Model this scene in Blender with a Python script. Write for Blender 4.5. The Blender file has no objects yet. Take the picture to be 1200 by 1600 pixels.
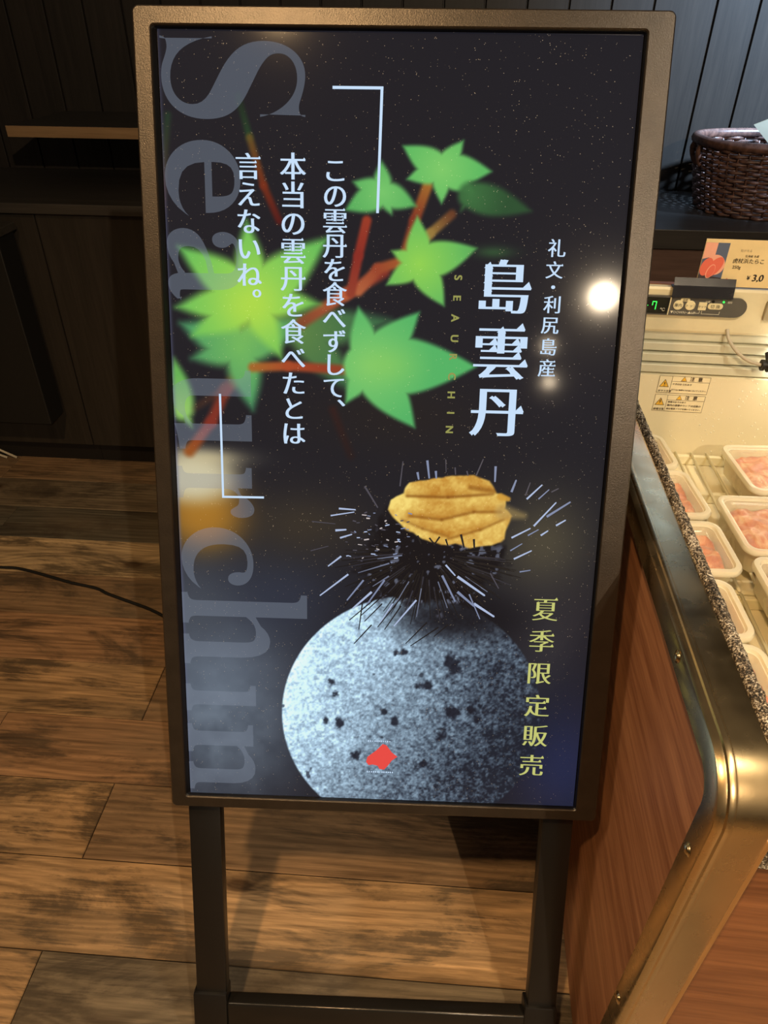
import bpy, bmesh, math, random
import numpy as np
from mathutils import Matrix, Vector

SC = bpy.context.scene
COL = SC.collection
PI = math.pi
random.seed(4)

# ------------------------------------------------------------------ camera, world, lamps, exposure
cam_data = bpy.data.cameras.new('camera')
cam_data.sensor_fit = 'VERTICAL'
cam_data.sensor_height = 36.0
cam_data.lens = 24.75
cam_data.clip_start = 0.01
cam = bpy.data.objects.new('camera', cam_data)
COL.objects.link(cam)
cam.matrix_world = Matrix(((0.997458, -0.047332, 0.053262, 0.000000), (0.070766, 0.570670, -0.818125, 0.000000), (0.008328, 0.819814, 0.572569, 1.300000), (0, 0, 0, 1)))
SC.camera = cam

SC.view_settings.view_transform = 'Standard'
SC.view_settings.look = 'None'
SC.view_settings.gamma = 1.0
SC.view_settings.use_curve_mapping = False
SC.view_settings.exposure = 0.0

world = bpy.data.worlds.new('world')
SC.world = world
world.use_nodes = True
world.node_tree.nodes['Background'].inputs[0].default_value = (0.95, 0.78, 0.58, 1)
world.node_tree.nodes['Background'].inputs[1].default_value = 0.085

WARM = (1.0, 0.79, 0.54)

def spot(name, loc, target, power, color, radius=0.05, size=95, blend=0.6):
    l = bpy.data.lights.new(name, 'SPOT')
    l.energy = power; l.color = color; l.shadow_soft_size = radius
    l.spot_size = math.radians(size); l.spot_blend = blend
    o = bpy.data.objects.new(name, l); COL.objects.link(o)
    o.location = loc
    o.rotation_euler = (Vector(target) - Vector(loc)).to_track_quat('-Z', 'Y').to_euler()
    return o

spot('ceiling_spot_right', (1.168, -2.034, 2.5), (0.0, 0.3, 0.3), 175, WARM, 0.016, 100)
spot('ceiling_spot_left', (-0.42, -0.33, 2.6), (-0.45, 0.45, 0.0), 140, (1.0, 0.64, 0.30), 0.045, 92, 0.8)
spot('side_fill_spot', (-1.55, 0.10, 2.6), (0.28, 0.60, 0.45), 85, WARM, 0.30, 42, 0.9)  # added fill lamp, brightens the freezer's wooden side panel
spot('ceiling_spot_cool', (1.95, 1.45, 2.35), (1.12, 2.6, 1.38), 1050, (0.45, 0.68, 1.0), 0.08, 44, 1.0)
spot('freezer_fill_spot', (1.05, 0.10, 2.5), (0.75, 0.80, 0.6), 85, (1.0, 0.86, 0.64), 0.05, 66, 0.8)  # extra lamp added above the freezer to light the well
spot('aisle_fill_spot', (0.66, -0.30, 2.55), (0.60, -0.05, 0.0), 95, (1.0, 0.77, 0.46), 0.04, 46, 0.7)  # added fill lamp; lights the floor that the steel post reflects
for nm, p, e in (('far_lamp_a', (1.033, -2.734, 2.5), 5), ('far_lamp_b', (1.21, -3.404, 2.5), 9)):
    l = bpy.data.lights.new(nm, 'POINT'); l.energy = e; l.color = WARM; l.shadow_soft_size = 0.04
    o = bpy.data.objects.new(nm, l); COL.objects.link(o); o.location = p

# ------------------------------------------------------------------ material helpers
def srgb(r, g, b):
    f = lambda c: (c / 255 / 12.92) if c / 255 <= 0.04045 else ((c / 255 + 0.055) / 1.055) ** 2.4
    return (f(r), f(g), f(b), 1.0)

class NT:
    def __init__(self, name):
        self.m = bpy.data.materials.new(name); self.m.use_nodes = True
        self.t = self.m.node_tree; self.n = self.t.nodes
        self.b = self.n['Principled BSDF']
    def new(self, kind, **kw):
        x = self.n.new(kind)
        for k, v in kw.items():
            if k.startswith('i_'): x.inputs[k[2:].replace('_', ' ')].default_value = v
            else: setattr(x, k, v)
        return x
    def link(self, a, b): self.t.links.new(a, b)
    def ramp(self, fac, stops):
        r = self.new('ShaderNodeValToRGB'); e = r.color_ramp.elements
        while len(e) < len(stops): e.new(0.5)
        for el, (p, c) in zip(e, stops): el.position = p; el.color = c
        self.link(fac, r.inputs[0]); return r.outputs[0]
    def coords(self, scale=(1, 1, 1), kind='Object', rot=(0, 0, 0)):
        tc = self.new('ShaderNodeTexCoord'); mp = self.new('ShaderNodeMapping')
        mp.inputs['Scale'].default_value = scale; mp.inputs['Rotation'].default_value = rot
        self.link(tc.outputs[kind], mp.inputs[0]); return mp.outputs[0]
    def noise(self, vec, scale, detail=4, rough=0.55, dist=0.0):
        x = self.new('ShaderNodeTexNoise'); x.inputs['Scale'].default_value = scale
        x.inputs['Detail'].default_value = detail; x.inputs['Roughness'].default_value = rough
        x.inputs['Distortion'].default_value = dist
        self.link(vec, x.inputs['Vector']); return x.outputs['Fac']
    def mix(self, fac, a, b, mode='MIX'):
        x = self.new('ShaderNodeMix', data_type='RGBA', blend_type=mode)
        for s, v in ((0, fac), (6, a), (7, b)):
            if hasattr(v, 'links'): self.link(v, x.inputs[s])
            else: x.inputs[s].default_value = v
        return x.outputs[2]
    def math(self, op, a, b=0.0, clamp=False):
        x = self.new('ShaderNodeMath', operation=op); x.use_clamp = clamp
        for s, v in ((0, a), (1, b)):
            if hasattr(v, 'links'): self.link(v, x.inputs[s])
            else: x.inputs[s].default_value = v
        return x.outputs[0]
    def bump(self, h, strength=0.2, dist=0.002):
        x = self.new('ShaderNodeBump'); x.inputs['Strength'].default_value = strength
        x.inputs['Distance'].default_value = dist
        self.link(h, x.inputs['Height']); self.link(x.outputs[0], self.b.inputs['Normal'])
    def set(self, color=None, rough=None, metal=None, spec=None, alpha=None, coat=None):
        for k, v in (('Base Color', color), ('Roughness', rough), ('Metallic', metal),
                     ('Specular IOR Level', spec), ('Alpha', alpha), ('Coat Weight', coat)):
            if v is None: continue
            if hasattr(v, 'links'): self.link(v, self.b.inputs[k])
            else: self.b.inputs[k].default_value = v
        return self

def plain(name, color, rough=0.5, metal=0.0, spec=0.5, grain=0.0, gscale=400):
    q = NT(name).set(color, rough, metal, spec)
    v = q.coords()
    n = q.noise(v, 30, 3)
    q.set(color=q.mix(n, tuple(c * 0.88 for c in color[:3]) + (1,), tuple(min(1, c * 1.1) for c in color[:3]) + (1,)))
    if grain: q.bump(q.noise(v, gscale, 2), grain, 0.0008)
    return q.m

def emit(name, color, strength=1.0, mixf=None):
    q = NT(name); q.n.remove(q.b)
    e = q.new('ShaderNodeEmission'); e.inputs[0].default_value = color; e.inputs[1].default_value = strength
    out = q.n['Material Output']
    if mixf is None: q.link(e.outputs[0], out.inputs[0])
    else:
        t = q.new('ShaderNodeBsdfTransparent'); m = q.new('ShaderNodeMixShader'); m.inputs[0].default_value = mixf
        q.link(t.outputs[0], m.inputs[1]); q.link(e.outputs[0], m.inputs[2]); q.link(m.outputs[0], out.inputs[0])
    return q.m

def wood(name, c_dark, c_light, axis='Y', scale=1.0, rough=0.5, contrast=(0.3, 0.7), spec=0.4, fine=1.0):
    q = NT(name)
    s = {'X': (0.7, 14, 14), 'Y': (14, 0.7, 14), 'Z': (14, 14, 0.7)}[axis]
    v = q.coords(tuple(x * scale for x in s))
    a = q.noise(v, 3.0, 6, 0.65, 0.6)
    f = q.noise(q.coords(tuple(x * scale * 6 * fine for x in s)), 2.5, 3, 0.6)
    h = q.math('ADD', q.math('MULTIPLY', a, 0.65), q.math('MULTIPLY', f, 0.35))
    q.set(color=q.ramp(h, [(contrast[0], c_dark), (contrast[1], c_light)]), rough=rough, spec=spec)
    q.bump(h, 0.15, 0.001)
    return q.m

# ------------------------------------------------------------------ mesh helpers
def finish(name, me, mat, parent=None, smooth=False):
    if mat: me.materials.append(mat)
    if smooth:
        me.polygons.foreach_set('use_smooth', [True] * len(me.polygons))
    o = bpy.data.objects.new(name, me); COL.objects.link(o)
    if parent is not None: o.parent = parent
    return o

def obj(name, bm, mat, parent=None, smooth=False, auto=None):
    bmesh.ops.recalc_face_normals(bm, faces=bm.faces)
    me = bpy.data.meshes.new(name); bm.to_mesh(me); bm.free()
    o = finish(name, me, mat, parent, smooth)
    if auto:
        bpy_set_sharp(me, auto)
    return o

def bpy_set_sharp(me, ang):
    me.polygons.foreach_set('use_smooth', [True] * len(me.polygons))
    bm = bmesh.new(); bm.from_mesh(me)
    for e in bm.edges:
        e.smooth = len(e.link_faces) == 2 and e.calc_face_angle(0) < ang
    bm.to_mesh(me); bm.free()

def pyobj(name, verts, faces, mat, parent=None, smooth=False):
    me = bpy.data.meshes.new(name); me.from_pydata(verts, [], faces); me.update()
    return finish(name, me, mat, parent, smooth)

def box(bm, x0, x1, y0, y1, z0, z1, bevel=0.0, seg=2):
    r = bmesh.ops.create_cube(bm, size=1.0, matrix=Matrix.Translation(((x0+x1)/2, (y0+y1)/2, (z0+z1)/2)) @
                              Matrix.Diagonal((x1-x0, y1-y0, z1-z0, 1)))
    if bevel:
        es = list({e for v in r['verts'] for e in v.link_edges})
        bmesh.ops.bevel(bm, geom=es, offset=bevel, segments=seg, affect='EDGES', profile=0.5)

def boxes(*bs, bevel=0.0, seg=2):
    bm = bmesh.new()
    for b in bs: box(bm, *b, bevel=bevel, seg=seg)
    return bm

def tube(bm, pts, r, n=10, closed=False):
    pts = [Vector(p) for p in pts]; rings = []; N = len(pts)
    up = Vector((0, 0, 1))
    for i, p in enumerate(pts):
        a = pts[(i-1) % N] if (closed or i > 0) else p
        b = pts[(i+1) % N] if (closed or i < N-1) else p
        t = (b - a).normalized()
        s = t.cross(up)
        if s.length < 1e-4: s = t.cross(Vector((1, 0, 0)))
        s.normalize(); w = s.cross(t)
        rr = r[i] if isinstance(r, (list, tuple)) else r
        rings.append([bm.verts.new(p + (s*math.cos(2*PI*k/n) + w*math.sin(2*PI*k/n))*rr) for k in range(n)])
    for i in range(N if closed else N-1):
        A_, B_ = rings[i], rings[(i+1) % N]
        for k in range(n): bm.faces.new((A_[k], A_[(k+1) % n], B_[(k+1) % n], B_[k]))
    if not closed:
        bm.faces.new(rings[0][::-1]); bm.faces.new(rings[-1])

def catmull(pts, n=8):
    P = [Vector(p) for p in pts]; P = [2*P[0]-P[1]] + P + [2*P[-1]-P[-2]]; out = []
    for i in range(1, len(P)-2):
        for k in range(n):
            t = k/n
            out.append(0.5*((2*P[i]) + (P[i+1]-P[i-1])*t + (2*P[i-1]-5*P[i]+4*P[i+1]-P[i+2])*t*t +
                            (3*P[i]-P[i-1]-3*P[i+1]+P[i+2])*t**3))
    out.append(P[-2]); return out

def rrect(w, l, r, n=6):
    pts = []
    for cx, cy, a0 in ((w/2-r, l/2-r, 0), (-w/2+r, l/2-r, 90), (-w/2+r, -l/2+r, 180), (w/2-r, -l/2+r, 270)):
        for k in range(n+1):
            a = math.radians(a0 + 90*k/n); pts.append((cx + r*math.cos(a), cy + r*math.sin(a)))
    return pts

def loft(bm, loops, cap0=True, cap1=True):
    R = [[bm.verts.new(p) for p in L] for L in loops]
    for a, b in zip(R[:-1], R[1:]):
        n = len(a)
        for k in range(n): bm.faces.new((a[k], a[(k+1) % n], b[(k+1) % n], b[k]))
    if cap0: bm.faces.new(R[0][::-1])
    if cap1: bm.faces.new(R[-1])

def thing(name, label, cat, loc=(0, 0, 0), rotz=0.0, group=None, matrix=None):
    o = bpy.data.objects.new(name, None); COL.objects.link(o)
    o.empty_display_size = 0.05
    if matrix is not None: o.matrix_world = matrix
    else: o.location = loc; o.rotation_euler = (0, 0, rotz)
    o['label'] = label; o['category'] = cat
    if group: o['group'] = group
    return o

def tag(o, label, cat, group=None):
    o['label'] = label; o['category'] = cat
    if group: o['group'] = group
    return o

def struct(o):
    o['kind'] = 'structure'; return o

# ------------------------------------------------------------------ lettering: outlines of the built-in font, reshaped towards a brush-serif face
_cache = {}
def outlines(ch, res=5):
    if ch in _cache: return _cache[ch]
    c = bpy.data.curves.new('tmp', 'FONT'); c.body = ch; c.size = 1.0
    o = bpy.data.objects.new('tmp', c); COL.objects.link(o)
    dg = bpy.context.evaluated_depsgraph_get()
    cu = o.evaluated_get(dg).to_curve(dg)
    loops = []
    for s in cu.splines:
        pts = []
        if s.type == 'BEZIER':
            bp = s.bezier_points; n = len(bp)
            for i in range(n):
                a, b = bp[i], bp[(i+1) % n]
                p0, p1, p2, p3 = a.co, a.handle_right, b.handle_left, b.co
                straight = abs((p1-p0).cross(p3-p0).length) < 1e-6 and abs((p2-p0).cross(p3-p0).length) < 1e-6
                m = 1 if straight else res
                for k in range(m):
                    t = k/m
                    q = p0*(1-t)**3 + p1*3*t*(1-t)**2 + p2*3*t*t*(1-t) + p3*t**3
                    pts.append((q.x, q.y))
        else: pts = [(p.co.x, p.co.y) for p in s.points]
        cl = []
        for p in pts:
            if not cl or math.hypot(p[0]-cl[-1][0], p[1]-cl[-1][1]) > 1e-4: cl.append(p)
        if len(cl) > 2 and math.hypot(cl[0][0]-cl[-1][0], cl[0][1]-cl[-1][1]) < 1e-4: cl.pop()
        if len(cl) > 2: loops.append(cl)
    o.evaluated_get(dg).to_curve_clear()
    bpy.data.objects.remove(o); bpy.data.curves.remove(c)
    _cache[ch] = loops
    return loops

def area(L): return 0.5*sum(L[i][0]*L[(i+1) % len(L)][1]-L[(i+1) % len(L)][0]*L[i][1] for i in range(len(L)))

def reshape(loops, dx, dy, uroko=0.0):
    """dx widens upright strokes, dy (negative) thins level ones; uroko adds the triangular serif on the right end of level strokes"""
    if not loops: return loops, []
    sg = 1 if area(max(loops, key=lambda L: abs(area(L)))) > 0 else -1
    out, tri = [], []
    for L in loops:
        n = len(L); R = []
        for i in range(n):
            p, a, b = L[i], L[i-1], L[(i+1) % n]
            n1 = (sg*(p[1]-a[1]), -sg*(p[0]-a[0])); n2 = (sg*(b[1]-p[1]), -sg*(b[0]-p[0]))
            l1 = math.hypot(*n1) or 1; l2 = math.hypot(*n2) or 1
            ax, ay = n1[0]/l1, n1[1]/l1; bx, by = n2[0]/l2, n2[1]/l2
            mx = ax if abs(ax) > abs(bx) else bx
            my = ay if abs(ay) > abs(by) else by
            R.append((p[0]+dx*mx, p[1]+dy*my))
        out.append(R)
        if uroko:
            for i in range(n):
                a, b = L[i], L[(i+1) % n]
                ex, ey = b[0]-a[0], b[1]-a[1]; l = math.hypot(ex, ey)
                if 0.045 < l < 0.10 and abs(ex) < 0.15*l and sg*ey > 0:
                    z, c = L[i-1], L[(i+2) % n]
                    if abs(z[1]-a[1]) < 0.02 and abs(c[1]-b[1]) < 0.02 and min(abs(z[0]-a[0]), abs(c[0]-b[0])) > 0.12:
                        y = max(a[1], b[1])+dy; x = a[0]+dx
                        tri.append([(x-0.15*uroko/0.1, y-0.005), (x+0.012, y-0.02), (x-0.045, y+uroko)])
    return out, tri

def fill(loops):
    c = bpy.data.curves.new('tmp', 'CURVE'); c.dimensions = '2D'; c.fill_mode = 'BOTH'
    for L in loops:
        s = c.splines.new('POLY'); s.points.add(len(L)-1); s.use_cyclic_u = True
        for pt, p in zip(s.points, L): pt.co = (p[0], p[1], 0, 1)
    o = bpy.data.objects.new('tmp', c); COL.objects.link(o)
    dg = bpy.context.evaluated_depsgraph_get()
    me = bpy.data.meshes.new_from_object(o.evaluated_get(dg))
    V = [tuple(v.co) for v in me.vertices]; F = [tuple(p.vertices) for p in me.polygons]
    bpy.data.objects.remove(o); bpy.data.curves.remove(c); bpy.data.meshes.remove(me)
    return V, F

EMC = (0.5, 0.38)    # centre of the square body of one character of size 1
def char_mesh(ch, dx=0.0, dy=0.0, uroko=0.0, center='em'):
    loops, tri = reshape(outlines(ch), 0.0, dy, uroko)
    if not loops: return [], []
    V0, F0 = fill(loops); V, F = [], []
    for sh_ in ((-dx, dx) if dx else (0.0,)):
        k = len(V); V += [(v[0]+sh_, v[1], 0.0) for v in V0]; F += [tuple(i+k for i in f) for f in F0]
    tri = [[(p[0]+dx, p[1]) for p in t] for t in tri]
    for t in tri:
        k = len(V); V += [(p[0], p[1], 0.0) for p in t]; F.append((k, k+1, k+2))
    if center == 'em': cx, cy = EMC
    else:
        xs = [v[0] for v in V]; ys = [v[1] for v in V]; cx = (min(xs)+max(xs))/2; cy = (min(ys)+max(ys))/2
    return [(v[0]-cx, v[1]-cy) for v in V], F

def text_mesh(items, to3d, **kw):
    """items: (char, (a, b) centre, size, turn) placed in a flat frame; to3d lifts (a, b) into the parent's space"""
    VV, FF = [], []
    for ch, (ca, cb), size, turn in items:
        k2 = dict(kw)
        if ch in '、。': k2['center'] = 'bbox'
        V, F = char_mesh(ch, **k2)
        sx, sy = size if isinstance(size, tuple) else (size, size)
        co, si = math.cos(turn), math.sin(turn); k = len(VV)
        for x, y in V:
            x, y = x*sx, y*sy
            VV.append(to3d(ca + x*co - y*si, cb + x*si + y*co))
        FF += [tuple(i+k for i in f) for f in F]
    return VV, FF

def row_items(s, a0, b0, size, adv=None):
    """horizontal line of text starting at a0 (left), baseline b0"""
    out = []; a = a0
    for ch in s:
        ls = outlines(ch)
        if ls:
            xs = [p[0] for L in ls for p in L]; ys = [p[1] for L in ls for p in L]
            w = max(xs)+min(xs) if adv is None else adv
            out.append((ch, a, b0, size)); a += w*size if adv is None else adv*size
        else: a += 0.3*size
    return out

def row_mesh(lines, to3d, dx=0.0, dy=0.0):
    VV, FF = [], []
    for s, a0, b0, size in lines:
        a = a0
        for ch in s:
            ls = outlines(ch)
            if not ls: a += 0.3*size; continue
            xs = [p[0] for L in ls for p in L]
            V, F = fill(ls)
            for sx_, sy_ in (((-dx, -dy), (dx, dy)) if dx else ((0, 0),)):
                k = len(VV)
                VV += [to3d(a + (v[0]+sx_)*size, b0 + (v[1]+sy_)*size) for v in V]
                FF += [tuple(i+k for i in f) for f in F]
            a += (max(xs)+max(min(xs), 0.04))*size
    return VV, FF

# ------------------------------------------------------------------ the room
M = {}
# floor: rustic boards, one mesh; every board has its own tone
def floor_material():
    q = NT('rustic_floor_boards')
    tone = q.new('ShaderNodeAttribute', attribute_name='tone')
    seed = q.new('ShaderNodeAttribute', attribute_name='seed')
    tc = q.new('ShaderNodeTexCoord')
    add = q.new('ShaderNodeVectorMath', operation='ADD')
    q.link(tc.outputs['Object'], add.inputs[0]); q.link(seed.outputs['Vector'], add.inputs[1])
    def mapped(s):
        mp = q.new('ShaderNodeMapping'); mp.inputs['Scale'].default_value = s
        q.link(add.outputs[0], mp.inputs[0]); return mp.outputs[0]
    # knots bend the grain
    kn = q.new('ShaderNodeTexVoronoi'); kn.inputs['Scale'].default_value = 1.0; kn.inputs['Randomness'].default_value = 1.0
    q.link(mapped((2.3, 5.2, 1)), kn.inputs['Vector'])
    kd = kn.outputs['Distance']
    w = q.new('ShaderNodeTexWave', wave_type='BANDS', bands_direction='Y')
    w.inputs['Scale'].default_value = 1.0; w.inputs['Distortion'].default_value = 9.0
    w.inputs['Detail'].default_value = 3.0; w.inputs['Detail Scale'].default_value = 0.9
    warp = q.new('ShaderNodeVectorMath', operation='ADD')
    comb = q.new('ShaderNodeCombineXYZ')
    bend = q.math('MULTIPLY', q.math('POWER', q.math('SUBTRACT', 1.0, kd, True), 5.0), 1.3)
    q.link(bend, comb.inputs[1]); q.link(mapped((1.6, 21, 1)), warp.inputs[0]); q.link(comb.outputs[0], warp.inputs[1])
    q.link(warp.outputs[0], w.inputs['Vector'])
    fine = q.noise(mapped((5, 150, 1)), 2.0, 4, 0.6)
    mid = q.noise(mapped((2.0, 24, 1)), 2.0, 4, 0.6, 0.8)
    grain = q.math('ADD', q.math('ADD', q.math('MULTIPLY', w.outputs['Fac'], 0.10), q.math('MULTIPLY', fine, 0.42)), q.math('MULTIPLY', mid, 0.50))
    gcol = q.ramp(grain, [(0.32, (0.36, 0.34, 0.32, 1)), (0.5, (0.92, 0.91, 0.89, 1)), (0.68, (1.55, 1.52, 1.45, 1))])
    c = q.mix(1.0, tone.outputs['Color'], gcol, 'MULTIPLY')
    # dark weathered stains with a shape of their own
    st0 = q.noise(mapped((2.6, 8.0, 1)), 1.0, 8, 0.68, 0.5)
    st = q.math('ADD', st0, q.math('MULTIPLY', q.math('SUBTRACT', fine, 0.5), 0.35))
    stf = q.ramp(st, [(0.50, (0, 0, 0, 1)), (0.60, (1, 1, 1, 1))])
    c = q.mix(q.math('MULTIPLY', stf, 0.80), c, srgb(58, 50, 42))
    # greyish wash
    gw = q.noise(mapped((1.5, 5.0, 1)), 1.3, 3, 0.5)
    c = q.mix(q.math('MULTIPLY', q.ramp(gw, [(0.48, (0, 0, 0, 1)), (0.7, (1, 1, 1, 1))]), 0.4), c, srgb(120, 104, 84))
    kf = q.ramp(kd, [(0.05, (1, 1, 1, 1)), (0.075, (0.45, 0.45, 0.45, 1)), (0.13, (0, 0, 0, 1))])
    c = q.mix(q.math('MULTIPLY', kf, 0.75), c, srgb(48, 30, 18))
    q.set(color=c, rough=q.ramp(fine, [(0.2, (0.32, 0.32, 0.32, 1)), (0.8, (0.5, 0.5, 0.5, 1))]), spec=0.35)
    q.bump(grain, 0.25, 0.0012)
    return q.m

def make_floor():
    gold, brown, grey, red, pale, dark = (srgb(172, 134, 88), srgb(136, 106, 74), srgb(116, 101, 80), srgb(156, 116, 78), srgb(184, 154, 110), srgb(86, 80, 68))
    rows = {0: (gold, grey), 1: (gold, gold), 2: (gold, brown), 3: (red, red), 4: (gold, brown), 5: (red, red),
            6: (brown, brown), 7: (pale, pale), 8: (dark, dark), 9: (grey, grey), 10: (brown, brown), -1: (pale, brown)}
    V, F, tones, seeds = [], [], [], []
    y0, pw = 0.513, 0.1605
    gap = 0.0007
    for r in range(-22, 17):
        ya, yb = y0+(r-1)*pw, y0+r*pw
        joint = -0.608 if r in (0, 2, 4) else (0.30 if r in (1, 3) else (-0.62 + ((r*0.37) % 1)*0.56 if r > 0 else 0.1+0.17*(r % 5)))
        xs = [joint + k*1.22 for k in range(-3, 4)]
        ra = random.Random(107+r)
        for i, (xa, xb) in enumerate(zip(xs[:-1], xs[1:])):
            k = len(V)
            a, b, c, d = xa+gap, xb-gap, ya+gap, yb-gap
            e = 0.0012
            V += [(a, c, -.002), (b, c, -.002), (b, d, -.002), (a, d, -.002),
                  (a+e, c+e, 0), (b-e, c+e, 0), (b-e, d-e, 0), (a+e, d-e, 0)]
            F += [(k+4, k+5, k+6, k+7)] + [(k+j, k+(j+1) % 4, k+4+(j+1) % 4, k+4+j) for j in range(4)]
            pal = rows.get(r, None)
            t = (pal[(i+(0 if xa < -0.5 else 1)) % 2] if pal else ra.choice([gold, brown, grey, red, pale]))
            lu = 0.3*t[0]+0.6*t[1]+0.1*t[2]; t = tuple(c*0.84+lu*0.16 for c in t[:3])+(1,)
            s = (ra.uniform(0, 60), ra.uniform(0, 60), ra.uniform(0, 9))
            tones += [t]*5; seeds += [s]*5
    k = len(V)
    V += [(-4, -4, -.004), (4, -4, -.004), (4, 3.2, -.004), (-4, 3.2, -.004)]
    F.append((k, k+1, k+2, k+3)); tones.append((0.01, 0.008, 0.006, 1)); seeds.append((0, 0, 0))
    o = pyobj('floor', V, F, floor_material())
    me = o.data
    at = me.attributes.new('tone', 'FLOAT_COLOR', 'FACE'); at.data.foreach_set('color', np.array(tones, float).ravel())
    sd = me.attributes.new('seed', 'FLOAT_VECTOR', 'FACE'); sd.data.foreach_set('vector', np.array(seeds, float).ravel())
    return struct(o)
make_floor()

# back wall of dark upright boards
M['wall'] = wood('dark_wall_boards', srgb(34, 30, 27), srgb(56, 49, 43), 'Z', 1.0, 0.45, (0.3, 0.75), 0.4)
def make_wall():
    bm = bmesh.new()
    box(bm, -3.2, 3.2, 2.612, 2.70, 0, 2.8)
    edges = [-1.2405 + 0.1235*k for k in range(-16, 17) if -1.2405 + 0.1235*k < 0.72] + [0.7915 + 0.1235*k for k in range(0, 20)]
    for a, b in zip(edges[:-1], edges[1:]):
        box(bm, a+0.0028, b-0.0028, 2.60, 2.613, 0, 2.8, bevel=0.0015, seg=1)
    return struct(obj('wall_back', bm, M['wall']))
make_wall()
M['plaster'] = plain('dark_plaster', srgb(40, 36, 32), 0.8)
struct(obj('wall_left', boxes((-3.3, -3.2, -4.0, 2.70, 0, 2.8)), M['plaster']))

# ------------------------------------------------------------------ base cabinets, counters and shelf on the back wall
M['cab_r'] = wood('reddish_lit_cabinet_laminate', srgb(78, 58, 50), srgb(112, 86, 74), 'X', 0.8, 0.45, (0.3, 0.75), 0.4)  # lighter copy of the cabinet laminate, light put into the colour
M['cab'] = wood('dark_cabinet_laminate', srgb(38, 34, 30), srgb(56, 50, 44), 'Z', 0.8, 0.5, (0.3, 0.75), 0.3)
M['cab_top'] = wood('dark_counter_laminate', srgb(46, 43, 40), srgb(68, 63, 58), 'X', 0.8, 0.38, (0.3, 0.75), 0.4)
M['kick'] = plain('black_kick_board', srgb(24, 22, 22), 0.5)
M['black'] = plain('matte_black_plastic', srgb(22, 22, 22), 0.5)

def base_cabinet(x0, x1, ztop, label, front=2.06, toe=2.10, doors=1, mat='cab'):
    t = thing('base_cabinet', label, 'cabinet', ((x0+x1)/2, (front+2.6)/2, 0), group=None)
    ox, oy = (x0+x1)/2, (front+2.6)/2
    L = lambda a, b, c, d, e, f: (a-ox, b-ox, c-oy, d-oy, e, f)
    obj('carcass', boxes(L(x0, x1, front+0.02, 2.598, 0.08, ztop)), M[mat], t)
    obj('kick_board', boxes(L(x0, x1, toe, toe+0.02, 0, 0.081)), M['kick'], t)
    w = (x1-x0)/doors
    for k in range(doors):
        obj('door', boxes(L(x0+k*w+0.0015, x0+(k+1)*w-0.0015, front, front+0.0199, 0.084, ztop-0.003), bevel=0.001, seg=1), M[mat], t)
    return t
base_cabinet(-2.1, -1.146, 0.842, 'dark brown base cabinet at far left under the low counter')
base_cabinet(-1.145, -0.35, 0.842, 'dark brown base cabinet with plain door left of the black display stand')
base_cabinet(-0.349, 0.34, 0.842, 'dark brown base cabinet hidden behind the display stand')
base_cabinet(0.341, 1.0, 0.79, 'brown base cabinet behind the freezer under the basket counter', mat='cab_r')
base_cabinet(1.001, 1.9, 0.79, 'brown base cabinet behind the freezer at the right edge', mat='cab_r')
tag(obj('countertop', boxes((-2.1, 0.34, 2.04, 2.598, 0.8425, 0.87), bevel=0.002), M['cab_top']),
    'dark wooden countertop on the left base cabinets below the shelf', 'countertop')
tag(obj('countertop', boxes((0.341, 1.9, 2.05, 2.598, 0.7905, 0.842), bevel=0.002), M['cab_top']),
    'dark countertop slab carrying the wicker basket behind the freezer', 'countertop')
M['shelf'] = wood('shelf_wood', srgb(130, 102, 72), srgb(178, 144, 104), 'X', 0.9, 0.55, (0.3, 0.75), 0.3)
t = thing('wall_shelf', 'dark wooden plank shelf with paler front edge on the board wall left of the display', 'shelf', (-0.745, 2.4, 1.0155))
obj('board', boxes((-0.495, 0.495, -0.1985, 0.199, 0, 0.0291), bevel=0.001, seg=1), M['cab_top'], t)
obj('edge_band', boxes((-0.495, 0.495, -0.2000, -0.1986, 0.0003, 0.0288)), M['shelf'], t)['label'] = 'paler brown front edge'

# low dark chest at the left edge and the pale rods lying before it
t = thing('side_cabinet', 'black narrow side cabinet on legs at the left edge before the base cabinets', 'cabinet', (-1.6, 1.99, 0))
obj('cabinet_body', boxes((-0.4, 0.395, -0.045, 0.045, 0.22, 0.80), bevel=0.003), M['black'], t)
obj('cabinet_top', boxes((-0.41, 0.405, -0.05, 0.046, 0.8005, 0.822), bevel=0.002), M['cab_top'], t)
for lx in (-0.38, 0.03):
    for ly in (-0.03, 0.03):
        obj('leg', boxes((lx-0.012, lx+0.012, ly-0.012, ly+0.012, 0, 0.2195)), M['black'], t)
M['pale'] = plain('pale_plastic', srgb(190, 180, 160), 0.5)
for a, b, lab in (((-1.60, 2.0895, 0.0736), (-1.456, 2.083, 0.0045), 'longer of two thin pale rods leaning on the kick board at far left'),
                  ((-1.60, 2.086, 0.042), (-1.490, 2.080, 0.0045), 'shorter of two thin pale rods leaning on the kick board at far left')):
    bm = bmesh.new(); tube(bm, [a, b], 0.0042, 8)
    tag(obj('thin_rod', bm, M['pale'], smooth=True), lab, 'rod')

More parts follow.
